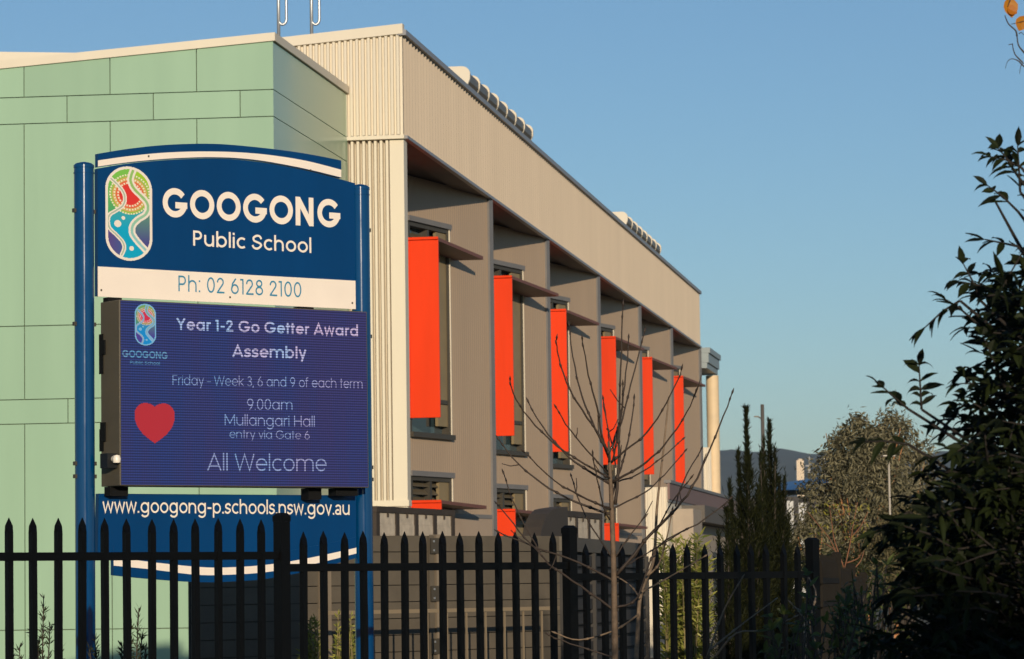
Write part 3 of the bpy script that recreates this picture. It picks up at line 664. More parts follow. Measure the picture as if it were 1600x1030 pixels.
print_crest('crest', 210, 243, 475, 540, 507, 40, 80, yT, vcolmat('led crest', .5, 1.0), scr, FO, crest_led)
def heart(u, v):
    x, y = u * 1.16, v * 1.16 + .12
    return (.5, .022, .03) if (x * x + y * y - 1) ** 3 - x * x * y ** 3 < 0 else None
hm = print_crest('heart', 209, 273, 629, 695, 662, 60, 60, yT, vcolmat('led heart', .5, .75), scr, FO, heart, 1.0)

# lower panel with the web address
ztp = sx(150, 771.5).z; xr2 = sx(554, 800).x
bot_main = curve([(150, 868), (200, 879), (280, 889), (345, 890.5), (420, 885), (490, 870), (554, 852)])
lm = MB(); lm.prism(bot_main + [(xr2, ztp)] + [(xl, ztp)], 1, -.02, .02); lowp = lm.build('web_panel', BLUE, sign)
s_bot = curve([(174.5, 899), (230, 904.5), (300, 909.5), (345, 909.5), (410, 905), (480, 892), (553.5, 872)])
sw_bot = curve([(174.5, 884), (230, 889.5), (300, 898), (345, 898.5), (410, 894.5), (480, 883), (553.5, 865)])
sw_top = curve([(174.5, 871), (230, 878), (300, 885.5), (345, 887), (410, 883), (480, 872), (553.5, 856)])
sm_ = MB(); up2 = [(x, z + .07) for x, z in sw_top]; sm_.prism(s_bot + list(reversed(up2)), 1, -.0235, .012); shoe = sm_.build('arch_board', BLUE, sign)
ws = MB(); xs = [sw_top[0][0] + (sw_top[-1][0] - sw_top[0][0]) * i / 40 for i in range(41)]
for a, b in zip(xs, xs[1:]): ws.face((a, -.0245, samp(sw_bot, a)), (b, -.0245, samp(sw_bot, b)), (b, -.0245, samp(sw_top, b)), (a, -.0245, samp(sw_top, a)))
ws.build('white_stripe', WHITEV, shoe)
line('www.googong-p.schools.nsw.gov.@u', .09, (158, 801), (543.5, 805), 22.5, -.022, 'web_address', WHITEV, lowp, -.012)

# ------------------------------------------------------------------ the black spear fence
FD = hdir(5700); PF = at(440, 815, 18.4); FF = Frame(PF, FD)
fence = thing('spear_fence', 'black steel spear topped fence stepping down to the right in front of the sign', 'fence', FF.P, FF.rz)
PWID = 2.4
steps = {-2: (1.99, 2.01), -1: (1.955, 1.975), 0: (1.885, 1.918), 1: (1.813, 1.842)}
def spear(mb, x, y, zt, hw=.0165):
    c = math.cos; zs = zt - .055
    q = [(x - hw, y - hw), (x + hw, y - hw), (x + hw, y + hw), (x - hw, y + hw)]
    f = [(x - hw * 1.35, y - .004), (x + hw * 1.35, y - .004), (x + hw * 1.35, y + .004), (x - hw * 1.35, y + .004)]
    mb.hexa([(a, b, .06) for a, b in q] + [(a, b, zs - .022) for a, b in q])
    mb.hexa([(a, b, zs - .022) for a, b in q] + [(a, b, zs + .012) for a, b in f])
    k = len(mb.v); mb.v += [(a, b, zs + .012) for a, b in f] + [(x, y - .002, zt), (x, y + .002, zt)]
    mb.f += [(k, k + 1, k + 4), (k + 1, k + 2, k + 5, k + 4), (k + 2, k + 3, k + 5), (k + 3, k, k + 4, k + 5)]
def fpost(mb, x, y, zt, hw=.034):
    mb.box((x - hw, y - hw, 0), (x + hw, y + hw, zt)); 
    mb.hexa([(x - hw, y - hw, zt), (x + hw, y - hw, zt), (x + hw, y + hw, zt), (x - hw, y + hw, zt), (x - hw * .6, y - hw * .6, zt + .015), (x + hw * .6, y - hw * .6, zt + .015), (x + hw * .6, y + hw * .6, zt + .015), (x - hw * .6, y + hw * .6, zt + .015)])
    mb.box((x - hw - .003, y - hw - .003, zt - .035), (x + hw + .003, y + hw + .003, zt - .002))
ptops = {-2: 2.06, -1: 2.02, 0: 1.975, 1: 1.912, 2: 1.838}
for i, zt in ptops.items():
    b = MB(); fpost(b, i * PWID, 0, zt); b.build('post', BLACK, fence)
for i, (zp, zpost) in steps.items():
    xa = i * PWID; zr = zp - .187
    for z0, z1 in ((zr - .045, zr), (.16, .205)): b = MB(); b.box((xa + .036, -.02, z0), (xa + PWID - .036, .02, z1)); b.build('rail', BLACK, fence)
    n_p = 14
    for k in range(n_p):
        x = xa + (PWID) * (k + 1) / (n_p + 1); p = MB(); spear(p, 0, 0, zp + random.uniform(-.005, .005)); pk = p.build('picket', BLACK, fence, loc=(x + random.uniform(-.004, .004), random.uniform(-.003, .003), 0)); pk.rotation_euler = (random.uniform(-.003, .003), random.uniform(-.004, .004), random.uniform(-.06, .06))
# the return fence: runs away from the corner post, seen almost end on
c0 = FF.world(2 * PWID, 0, 0) + Vector((.05, .05, 0)); c1 = at(1309, 880, 24.4)
FR = Frame(c0, Vector((c1.x - c0.x, c1.y - c0.y, 0)))
ret = thing('return_fence', 'spear fence with its brown sheen coloured in, running away from the corner post under the far shrub', 'fence', FR.P, FR.rz)
L_ = 2.38; tops = [1.74, 1.665, 1.60]
for i in range(3):
    zt = tops[i]
    b = MB(); fpost(b, (i + 1) * L_, 0, zt + .02); b.build('post', SHEENF, ret)
    for z0 in (zt - .20, zt - .36, .15): b = MB(); b.box((i * L_ + .04, -.02, z0), ((i + 1) * L_ - .036, .02, z0 + .04)); b.build('rail', SHEENF, ret)
    for k in range(18):
        p = MB(); spear(p, i * L_ + L_ * (k + 1) / 19, 0, zt); p.build('picket', SHEENF, ret)

# ------------------------------------------------------------------ yard behind: slat screen with gate, bar fence, framed boards
PY = at(676, 836, 27); FY = Frame(PY, hdir(5700))
scn = thing('slat_screen', 'charcoal horizontal slat screen with a hinged gate behind the black fence', 'screen', FY.P, FY.rz)
zt = 1.985; x_l = FY.px(300, 950).x; x_r = FY.px(872, 850).x
def slats(name, xa, xb, m_, par, z1=zt, y=0):
    b = MB(); z = z1
    while z > .1: b.box((xa, y - .012, z - .131), (xb, y + .012, z)); z -= .138
    return b.build(name, m_, par)
xp = FY.px(505, 950).x
slats('slats', x_l, xp - .06, SLAT, scn); slats('slats', xp + .06, -.075, SLAT, scn); slats('gate', .075, x_r, SLAT, scn)
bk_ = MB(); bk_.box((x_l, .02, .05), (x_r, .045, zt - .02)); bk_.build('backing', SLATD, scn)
b = MB(); b.box((xp - .055, -.04, 0), (xp + .055, .04, zt - .25)); b.build('post', mat('taupe post', (.19, .15, .105), .6, var=.1), scn)
b = MB(); b.box((.0, -.045, 0), (.07, .045, zt + .01)); b.build('post', mat('taupe post', (.19, .15, .105), .6, var=.1), scn); b = MB(); b.box((-.07, -.03, 0), (-.012, .03, zt)); b.build('post', SLAT, scn)
for z in (1.90, 1.50, 1.06):
    b = MB(); b.box((-.075, -.058, z - .065), (.06, -.046, z + .065)); hn = b.build('hinge', DARK, scn)
    b = MB()
    for dx in (-.045, .03):
        for dz in (-.038, .038): b.box((dx - .008, -.064, z + dz - .008), (dx + .008, -.0585, z + dz + .008))
    b.build('bolts', GALV, hn)
# darker screen running away from the gate
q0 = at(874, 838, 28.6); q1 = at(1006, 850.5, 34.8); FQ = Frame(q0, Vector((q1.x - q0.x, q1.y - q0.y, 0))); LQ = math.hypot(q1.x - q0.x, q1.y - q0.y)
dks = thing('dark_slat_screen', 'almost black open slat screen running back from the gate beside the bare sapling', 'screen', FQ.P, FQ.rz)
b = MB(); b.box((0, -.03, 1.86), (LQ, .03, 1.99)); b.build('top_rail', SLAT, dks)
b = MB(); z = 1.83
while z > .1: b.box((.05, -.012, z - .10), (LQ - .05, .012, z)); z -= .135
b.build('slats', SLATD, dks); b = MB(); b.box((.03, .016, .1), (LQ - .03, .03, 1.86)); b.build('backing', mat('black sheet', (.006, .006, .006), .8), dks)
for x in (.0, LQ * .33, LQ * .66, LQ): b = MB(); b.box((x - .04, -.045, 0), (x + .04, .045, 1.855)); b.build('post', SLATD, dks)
# light metal bar fence in front of the screen
PB = at(600, 953, 25.6); FBx = Frame(PB, hdir(5700))
xa, xb = FBx.px(505, 953).x, FBx.px(872, 953).x
bar = thing('bar_fence', 'thin cream metal bar fence standing in front of the charcoal slat screen', 'fence', FBx.P, FBx.rz)
CB = mat('cream bar paint', (.21, .16, .10), .5, var=.08)
for z0, z1 in ((PB.z - .03, PB.z), (.12, .155)): b = MB(); b.box((xa, -.02, z0), (xb, .02, z1)); b.build('rail', CB, bar)
x = xa + .02; bp = .222
while x < xb: b = MB(); b.box((x - .0065, -.0065, .156), (x + .0065, .0065, PB.z - .036)); b.build('bar', CB, bar); x += bp
b = MB(); b.box((xa - .035, -.02, 0), (xa, .02, PB.z + .02)); b.build('post', CB, bar)
# framed board screens along the building
# boards face the camera: each is a short panel across, stepped back along the building
def crossboards(pxs, ytops, Z0, Z1, nb, label, endpanel=False):
    a = at(pxs[0], ytops[0], Z0); b_ = at(pxs[1], ytops[1], Z1); d = Vector((b_.x - a.x, b_.y - a.y, 0)); F = Frame(a, d); L = math.hypot(d.x, d.y); zt = a.z
    t = thing('board_screen', label, 'screen', F.P, F.rz, 'dark framed board screens beside the building')
    DT = mat('dark timber', (.045, .032, .022), .7, var=.2)
    dl = F.d; 
    fr = MB(); fr.box((-.05, -.05, zt - .07), (L + .05, .05, zt)); 
    for i in range(nb + 1): x = i * L / nb; fr.box((x - .055, -.045, 0), (x + .055, .045, zt - .072))
    fr.build('frame', DT, t)
    for i in range(nb):
        xa_, xb_ = i * L / nb + .06, (i + 1) * L / nb - .06
        b = MB(); z = zt - .075; k = 0
        while z > .3: b.box((xa_, -.03 - .003 * (k % 2), z - .125), (xb_, -.0, z)); z -= .1262; k += 1
        p = b.build('board_panel', BOARD, t)
        b = MB(); xm_ = (xa_ + xb_) / 2; b.box((xm_ - .012, -.052, zt - .12), (xm_ + .012, -.035, zt - .072)); b.build('hanger', DT, p)
    if endpanel:
        poly = [(-1.62, 0), (-1.62, zt - .55)] + [(-1.62 + 1.0 * (1 - math.cos(R(g))), zt - .55 + .56 * math.sin(R(g))) for g in (12, 24, 36, 48, 60, 75, 90)] + [(-.055, zt + .04), (-.055, 0)]
        b = MB(); b.prism(poly, 1, -.10, .12); b.build('end_panel', mat('dark brown sheet', (.05, .037, .026), .65, var=.15), t)
    return t
crossboards((585, 703), (791, 804), 37.0, 39.4, 4, 'four grey board panels in a dark frame below the first orange lower blade')
crossboards((876, 934), (797.5, 806), 38.5, 40.6, 3, 'three narrow grey board panels with a round topped dark end beside the sapling', True)

# ------------------------------------------------------------------ plants
def rv(a=1): return Vector((random.uniform(-a, a), random.uniform(-a, a), random.uniform(-a, a)))
def leaf(mb, p, d, L, wd, up=None, fold=.25):             # one pointed leaf from p along d
    d = d.normalized(); up = up or rv(); s = d.cross(up)
    if s.length < 1e-4: s = d.cross(Vector((.3, .5, .8)))
    s.normalize(); n = s.cross(d); k = len(mb.v)
    m = p + d * L * .42 - n * wd * fold; e = p + d * L - n * L * .08
    mb.v += [tuple(p), tuple(m + s * wd / 2 + n * wd * fold), tuple(e), tuple(m - s * wd / 2 + n * wd * fold), tuple(m)]
    mb.f += [(k, k + 1, k + 4), (k + 1, k + 2, k + 4), (k + 2, k + 3, k + 4), (k + 3, k, k + 4)]
def pathpx(pts, Y, d0=0, d1=0):                           # a twig traced in pixels, its depth changing from d0 to d1
    q = spl(pts, 4); n = len(q); out = []
    for i, p in enumerate(q): out.append(at(p[0], p[1], Y + d0 + (d1 - d0) * i / (n - 1)))
    return out
def twig(mb, pts, r0, r1, buds=True, n=6):
    L = len(pts); mb.tube(pts, [r0 + (r1 - r0) * (i / (L - 1)) ** .8 for i in range(L)], n)
    if buds:
        for i in range(3, L, 4):
            t = (pts[i] - pts[i - 1]).normalized(); r = r0 + (r1 - r0) * (i / (L - 1)) ** .8
            mb.tube([pts[i] - t * .012, pts[i], pts[i] + t * .014], [r, r * 1.7, r * .9], 6)
        t = (pts[-1] - pts[-2]).normalized(); mb.tube([pts[-1] - t * .004, pts[-1] + t * .012, pts[-1] + t * .034], [r1, r1 * 2.0, r1 * .3], 6)
def T2(L): return [(840 + x / 2.573, 400 + y / 2.573) for x, y in L][::-1]
def T7(L): return [(780 + x / 1.942, 500 + y / 1.942) for x, y in L][::-1]
YS = 16.4
base = at(961, 1000, YS)
sap = thing('sapling', 'leafless young tree with many thin rising twigs in front of the black fence', 'tree', (base.x, base.y, 0)); SO = Vector(sap.location)
def local(pts, O): return [p - O for p in pts]
tp = [at(961, 1030, YS)] + [at(*p, YS) for p in ((960, 950), (959, 890), (957, 830), (955, 775), (953, 730), (951, 690))]
tp = [Vector((tp[0].x + .01, YS, 0)), Vector((tp[0].x + .005, YS, .6))] + tp
m_ = MB(); m_.tube(local(tp, SO), [.022, .020, .0175, .016, .0145, .013, .0115, .0095, .006], 12)
m_.build('trunk', mat('pale sapling bark', (.115, .075, .045), .75, var=.35, scale=30, bump=.3), sap, smooth=True)
BR = [T2(q) for q in (
    [(343, 200), (335, 450), (328, 700), (325, 850), (312, 1000)], [(430, 305), (375, 520), (330, 690), (288, 790)], [(75, 335), (85, 410), (130, 540), (200, 650), (275, 770), (288, 830)],
    [(125, 280), (150, 450), (190, 600), (245, 720), (288, 800)], [(180, 335), (205, 480), (240, 610), (262, 740), (286, 810)], [(265, 580), (280, 680), (300, 760), (315, 850)],
    [(342, 520), (335, 640), (318, 740), (300, 830)], [(367, 335), (350, 520), (330, 660), (300, 770)], [(388, 578), (375, 690), (350, 800), (320, 900), (300, 960)],
    [(580, 458), (520, 590), (440, 710), (330, 800), (296, 830)], [(635, 545), (600, 630), (510, 760), (410, 850), (300, 910)], [(580, 740), (500, 810), (400, 880), (300, 915)],
    [(590, 785), (510, 880), (430, 950), (305, 1015)], [(75, 612), (130, 700), (225, 810), (285, 880)], [(220, 800), (240, 900), (265, 1010), (290, 1060)], [(283, 700), (288, 760), (290, 860)])]
BR += [T7(q) for q in (
    [(32, 185), (50, 240), (110, 320), (200, 400), (310, 465), (335, 480)], [(90, 252), (150, 350), (230, 430), (335, 497)], [(0, 365), (60, 440), (150, 510), (250, 560), (340, 590)],
    [(15, 468), (50, 570), (110, 680), (150, 740), (250, 810), (348, 880)], [(220, 478), (260, 590), (342, 720)], [(75, 400), (170, 490), (270, 545), (340, 575)],
    [(705, 225), (670, 320), (600, 480), (540, 570), (470, 640), (355, 775)], [(440, 600), (400, 650), (352, 720)], [(0, 645), (110, 690), (240, 735), (345, 790)], [(-5, 560), (60, 640), (130, 715)],
    [(560, 640), (480, 690), (400, 735), (352, 775)], [(700, 545), (600, 620), (480, 690), (420, 840), (354, 872)], [(155, 960), (240, 990), (350, 1025)], [(580, 480), (520, 560), (478, 640)], [(612, 395), (560, 490), (535, 565)])]
bm = MB()
for i, q in enumerate(BR):
    dz = random.uniform(-.45, .45); L = len(q)
    ln = math.dist(q[0], q[-1]); r0 = (.0046 if ln < 150 else .007 if ln < 280 else .0095)
    pts = local(pathpx(q, YS, 0, dz), SO)
    for j in range(2, len(pts)): pts[j] = pts[j] + rv(.0028)
    twig(bm, pts, r0, .0029)
    for j in range(3, len(pts) - 1):
        if random.random() < .06:
            t_ = (pts[j] - pts[j - 1]).normalized(); d_ = (t_ + rv(.8)).normalized(); Ls = random.uniform(.04, .16); mid_ = pts[j] + d_ * Ls * .5 + rv(.008)
            bm.tube([pts[j], mid_, mid_ + (d_ + Vector((0, 0, .35))) * Ls * .5], [.0034, .0028, .0022], 5)
bm.build('branches', mat('dark twig bark', (.034, .021, .013), .7, var=.3, scale=30), sap, smooth=True)
b2 = at(995, 1030, 16.9)
sap2 = thing('sapling', 'second thinner leafless stem just right of the young bare tree', 'tree', (b2.x, b2.y, 0)); O2 = Vector(sap2.location)
st = [Vector((b2.x, 16.9, 0))] + pathpx([(994, 1030), (997, 975), (1000, 935), (1010, 905), (1022, 870), (1026, 800), (1030, 760), (1037, 700), (1045, 620)], 16.9, 0, .15)
m_ = MB(); m_.tube(local(st, O2), [.013 - .009 * i / (len(st) - 1) for i in range(len(st))], 8); m_.build('trunk', BARK, sap2, smooth=True)
bm = MB()
for q in ([(1000, 935), (985, 915), (962, 900)], [(1003, 925), (1040, 905), (1100, 870)], [(998, 960), (960, 985), (905, 1000), (870, 990)], [(1012, 900), (1030, 880), (1042, 840), (1050, 800)]):
    twig(bm, local(pathpx(q, 16.9, 0, random.uniform(-.3, .3)), O2), .006, .003)
bm.build('branches', BARK, sap2, smooth=True)
# bare sticks in front of the fence on the right
b3 = at(1120, 1030, 15.2); stk = thing('bare_shrub', 'thin leafless sticks leaning in front of the dark right part of the fence', 'shrub', (b3.x, b3.y, 0)); O3 = Vector(stk.location)
bm = MB()
for q in ([(1104, 1030), (1130, 956), (1158, 906)], [(1110, 1015), (1160, 975), (1210, 938)], [(1115, 1030), (1150, 990), (1195, 985), (1240, 965)], [(1283, 1030), (1262, 975), (1238, 945)], [(1262, 975), (1275, 930), (1265, 905)], [(1240, 950), (1260, 960), (1268, 985)]):
    r = pathpx(q, 15.2, random.uniform(-.1, .1), random.uniform(-.3, .3)); twig(bm, local(r, O3), .006, .0025)
bm.tube(local([Vector((b3.x, 15.2, 0)), at(1110, 1030, 15.2)], O3), .009, 6); bm.tube(local([Vector((b3.x + .3, 15.2, 0)), at(1283, 1030, 15.2)], O3), .008, 6)
bm.build('stems', mat('grey stick', (.16, .115, .075), .7, var=.3, scale=30), stk, smooth=True)

def conifer(px, ytop, Y, hw_px, label, seed, side=(), nb=820):
    """upright conifer: one leader, feathery sprays that sweep up from it, crowded and wide near the ground, thin at the tip"""
    random.seed(seed)
    top = at(px, ytop, Y); b0 = Vector((top.x, Y, 0)); t = thing('conifer_tree', label, 'tree', b0, 0, 'dark conifers behind the fence'); H = top.z; W_ = hw_px / FPX * Y
    k = MB(); c = MB()
    def leader(q0, q1, wd, n):
        k.tube([q0, q0.lerp(q1, .5), q1], [.035 * wd / W_ + .01, .02, .003], 6); hh = (q1 - q0).length
        for s in range(n):
            f = 1 - random.random() ** .75; rad = wd * (min(1, max(0, .84 - f) * 1.7) ** .95 + .03 * (1 - f) + .008) * random.choice((.35, .6, .85, 1.0, 1.5)) * random.uniform(.8, 1.2); a = random.uniform(0, 6.283)
            q = q0.lerp(q1, f); e = q + Vector((math.cos(a) * rad, math.sin(a) * rad, random.uniform(.2, 1.0) * rad + random.uniform(.05, .16)))
            if e.z > H + .02: e.z = H + .02
            for j in range(11):
                g = (j + random.random()) / 11; p = q.lerp(e, g); d = (e - q).normalized() * .9 + Vector((0, 0, .3)) + rv(.75)
                leaf(c, p, d, random.uniform(.06, .15) * (1 - .5 * f), .0085, fold=.1)
    leader(Vector((0, 0, .1)), Vector((random.uniform(-.02, .02), 0, H)), W_, nb)
    for dx, dz, sc in side:                              # secondary leaders: pixels aside, pixels below the top, width
        x = dx / FPX * Y; leader(Vector((x * .35, random.uniform(-.1, .1), .7)), Vector((x, random.uniform(-.12, .12), H - dz / FPX * Y)), W_ * sc, int(nb * .38))
    k.build('trunk', BARKD, t, smooth=True)
    c.build('crown', leafmat('conifer needles', (.004, .007, .002), (.026, .028, .008), .7, .2, .1), t); return t
conifer(1168, 642, 29, 70, 'dark green conifer with a single tall spire, left one of the pair', 1, ((-16, 70, .3), (16, 120, .45), (-30, 120, .5)))
conifer(1199, 662, 30, 74, 'dark green conifer in front of the tall grey street pole, with crowded tips', 2, ((-7, 30, .3), (-13, 60, .35), (10, 45, .3), (24, 95, .45)))
conifer(1219, 752, 31, 40, 'shorter dark conifer on the right of the pair, before the blue roof', 3, ((14, 50, .6), (-10, 60, .6)), 520)
conifer(1138, 800, 28, 36, 'small dark conifer at the foot of the mauve parapet', 4, ((-16, 40, .6), (12, 30, .6)), 420)
random.seed(11)
def bushy(name, label, px, ytop, ybot, hw_px, Y, n, lsz, lw, mat_, trunkmat, droop=.3, group=None, gaps=.45, clump=.16, stems=(), shape=1.0, zmin=.2):
    top = at(px, ytop, Y); b0 = Vector((top.x, Y, 0)); t = thing(name, label, 'tree' if 'tree' in name else 'shrub', b0, 0, group); H = top.z; W_ = hw_px / FPX * Y; zb = max(zmin, at(px, ybot, Y).z)
    k = MB(); ends = []
    for i in range(14):
        a = random.uniform(0, 6.283); rr = W_ * random.uniform(.3, .9); z = zb + (H - zb) * random.uniform(.4, .95)
        mid = Vector((math.cos(a) * rr * .35, math.sin(a) * rr * .35, zb * .6 + z * .35)); e = Vector((math.cos(a) * rr, math.sin(a) * rr, z)); ends.append(e)
        k.tube([(0, 0, 0), (mid.x * .3, mid.y * .3, zb * .4), mid, e], [.035 * Y / 30, .028 * Y / 30, .016 * Y / 30, .005], 6)
    k.build('trunk', trunkmat, t, smooth=True)
    c = MB(); cl = []
    for i in range(int(n / 26)):
        while True:
            u = rv(); 
            if u.length < 1: break
        q = u.normalized() * (u.length ** .55); z = (q.z + 1) / 2; wz = W_ * (math.sin(min(1, (z * .92 + .08)) * math.pi) ** .6 * shape + .12)
        cl.append(Vector((q.x * wz * random.uniform(.8, 1.18), q.y * wz, zb + (H - zb) * z)))
    for q in cl:
        s = random.uniform(.6, 1.3) * clump * W_ * 1.15
        for j in range(26):
            p = q + Vector((random.gauss(0, s * .5), random.gauss(0, s * .5), random.gauss(0, s * .5))); d = rv() + Vector((0, 0, -droop)) + (p - q) * 2
            leaf(c, p, d, lsz * random.uniform(.6, 1.25), lw * random.uniform(.7, 1.2))
    c.build('crown', mat_, t); return t
EUC = leafmat('grey gum leaves', (.032, .031, .014), (.255, .225, .13), .55, .15)
EUCD = leafmat('olive gum leaves', (.05, .048, .02), (.16, .13, .06), .55, .15)
GOLD = mat('orange bark', (.36, .16, .06), .6, var=.2)
bushy('gum_tree', 'grey leaved gum tree standing behind the return fence left of the white lamp post', 1340, 650, 930, 80, 44, 17000, .085, .026, EUC, GOLD, .6)
bushy('gum_tree', 'paler taller gum tree crown showing between the first gum and the dark near tree', 1392, 634, 930, 72, 52, 11000, .11, .032, EUC, GOLD, .6)
bushy('gum_shrub', 'low grey gum shrub beside the conifers under the blue roof', 1268, 800, 925, 34, 42, 3400, .085, .026, EUC, GOLD, .4)
bushy('olive_shrub', 'olive and gold shrub behind the foot of the white lamp post', 1415, 790, 960, 65, 36, 4200, .09, .026, EUCD, BARKD, .2)
bushy('olive_shrub', 'low dark shrub under the grey gum tree behind the fence', 1300, 850, 1000, 75, 34, 3000, .08, .024, leafmat('deep green leaves', (.012, .016, .006), (.05, .055, .018), .5, .2), BARKD, .2)
# orange stems at the foot of the gum tree
ob = at(1319, 895, 27.5); os_ = thing('red_stem_shrub', 'small shrub of bare orange brown stems above the return fence', 'shrub', (ob.x, ob.y, 0)); OO = Vector(os_.location)
bm = MB(); bm.tube(local([Vector((ob.x, ob.y, 0)), ob], OO), .022, 8)
for q in ([(1319, 895), (1316, 880), (1305, 860), (1295, 840), (1280, 822), (1262, 800)], [(1319, 890), (1325, 865), (1330, 840), (1334, 815), (1340, 785)], [(1316, 880), (1304, 845), (1300, 820), (1296, 790)], [(1322, 880), (1340, 873), (1346, 862), (1352, 850)], [(1330, 840), (1345, 822), (1356, 800)], [(1335, 888), (1345, 876), (1350, 860)], [(1305, 860), (1290, 850), (1276, 846)]):
    twig(bm, local(pathpx(q, 27.5, 0, random.uniform(-.3, .3)), OO), .0075, .003, False)
bm.build('stems', mat('red brown stem', (.20, .085, .04), .7, var=.3, scale=20), os_, smooth=True)
bl_ = MB()
for q in range(120):
    p = at(random.uniform(1265, 1358), random.uniform(785, 850), 27.5 + random.uniform(-.3, .3)) - OO; leaf(bl_, p, rv(), .05, .014)
bl_.build('leaves', leafmat('yellow green leaves', (.12, .13, .02), (.36, .30, .05), .5, .3), os_)
# sunlit bamboo like shrub
def reeds(name, label, px, ytop, Y, hw, nst, nl, L, wd, M_, seed, lean=.12, light=None):
    random.seed(seed); top = at(px, ytop, Y); b0 = Vector((top.x, Y, 0)); t = thing(name, label, 'shrub', b0); W_ = hw / FPX * Y; H = top.z
    k = MB(); c = MB()
    for i in range(nst):
        a = random.uniform(0, 6.283); rr = W_ * random.random() ** .5; z = H * random.uniform(.72, 1.0); x0 = Vector((math.cos(a) * rr * .4, math.sin(a) * rr * .4, 0)); x1 = Vector((math.cos(a) * rr, math.sin(a) * rr, z))
        mid = x0.lerp(x1, .5) + Vector((random.uniform(-.04, .04), random.uniform(-.04, .04), 0)); k.tube([x0, mid, x1], [.009, .007, .003], 5)
        for j in range(nl):
            g = .25 + .75 * random.random() ** .8; p = x0.lerp(mid, g * 2) if g < .5 else mid.lerp(x1, g * 2 - 1)
            d = Vector((random.uniform(-1, 1), random.uniform(-1, 1), random.uniform(-.1, 1.0))); leaf(c, p, d, L * random.uniform(.6, 1.2), wd)
    k.build('stems', mat('cane', (.22, .17, .07), .6, var=.2), t); c.build('leaves', M_, t); return t
BAM = leafmat('lit bamboo leaves', (.10, .13, .02), (.42, .40, .09), .45, .3)
reeds('bamboo', 'sunlit yellow green bamboo shrub in front of the white porch wall', 1064, 834, 24.5, 50, 46, 95, .095, .017, BAM, 5)
reeds('bamboo', 'small yellow green shrub between two bars of the cream fence under the sign', 486, 962, 24.6, 18, 18, 70, .075, .015, BAM, 6)
reeds('bamboo', 'tuft of yellow green leaves beside the right leg of the sign', 537, 955, 24.9, 17, 16, 60, .075, .014, BAM, 8)
BOT = leafmat('bottlebrush leaves', (.008, .012, .006), (.04, .048, .016), .5, .15)
def brush(label, tips, Y, seed):
    random.seed(seed); xm = sum(p[0] for p in tips) / len(tips); b0 = at(xm, 1030, Y); t = thing('bottlebrush_shrub', label, 'shrub', (b0.x, Y, 0), 0, 'low dark shrubs at the foot of the sign'); O = Vector(t.location); k = MB(); c = MB()
    for px, py in tips:
        e = at(px, py, Y + random.uniform(-.15, .15)) - O; s = Vector((e.x * .3, 0, 0)); mid = s.lerp(e, .55) + Vector((e.x * -.06, 0, 0)); k.tube([s, mid, e], [.008, .006, .003], 5)
        for j in range(230):
            g = .1 + .9 * random.random(); p = s.lerp(mid, g / .55) if g < .55 else mid.lerp(e, (g - .55) / .45); ax = (e - s).normalized()
            d = ax * .8 + rv(.8); leaf(c, p, d, random.uniform(.035, .062), .0085, fold=.1)
    k.build('stems', BARKD, t); c.build('leaves', BOT, t)
brush('dark narrow leaved shrub before the green wall at the far left of the fence', [(68, 935), (30, 1012), (52, 985), (78, 975), (95, 1010), (60, 1000), (20, 1020)], 18.5, 3)
brush('dark narrow leaved shrub with a tall shoot just right of the left sign post', [(217, 950), (148, 1000), (222, 990), (190, 1005), (205, 975), (165, 1012), (228, 1010), (140, 1015), (196, 1022)], 18.6, 4)

# ------------------------------------------------------------------ the near dark tree on the right
random.seed(21)
YT = 11.0
tb = at(1600, 900, YT); dt = thing('ash_tree', 'large dark leafy tree in shade filling the right edge, nearest the camera', 'tree', (tb.x + .28, YT, 0)); DO = Vector(dt.location)
EDGE = [(235, 1590), (330, 1592), (400, 1548), (455, 1520), (520, 1505), (560, 1512), (600, 1490), (650, 1462), (700, 1448), (760, 1438), (820, 1410), (900, 1392), (1030, 1370)]
def edge(y):
    for (a, b), (c, d) in zip(EDGE, EDGE[1:]):
        if a <= y <= c: return b + (d - b) * (y - a) / (c - a)
    return EDGE[0][1] if y < EDGE[0][0] else EDGE[-1][1]
k = MB(); c = MB()
def lance(mb, p, d, L, W, up, droop):                     # a lance shaped leaf with a midrib fold that hangs over
    d = d.normalized(); s = d.cross(up)
    if s.length < 1e-3: s = d.cross(Vector((.4, .8, .2)))
    s.normalize(); n = s.cross(d); kk = len(mb.v); pr = ((0, .03), (.18, .36), (.42, .5), (.68, .36), (.87, .14), (1, 0))
    for t_, w_ in pr:
        q = p + d * L * t_ * (1 - .25 * droop * t_) - Vector((0, 0, 1)) * L * droop * t_ * t_ * .55
        mb.v.extend([tuple(q + s * w_ * W + n * W * .16 * w_), tuple(q - n * W * .1), tuple(q - s * w_ * W + n * W * .16 * w_)])
    for i in range(len(pr) - 1):
        a = kk + 3 * i; mb.f.extend([(a, a + 1, a + 4, a + 3), (a + 1, a + 2, a + 5, a + 4)])
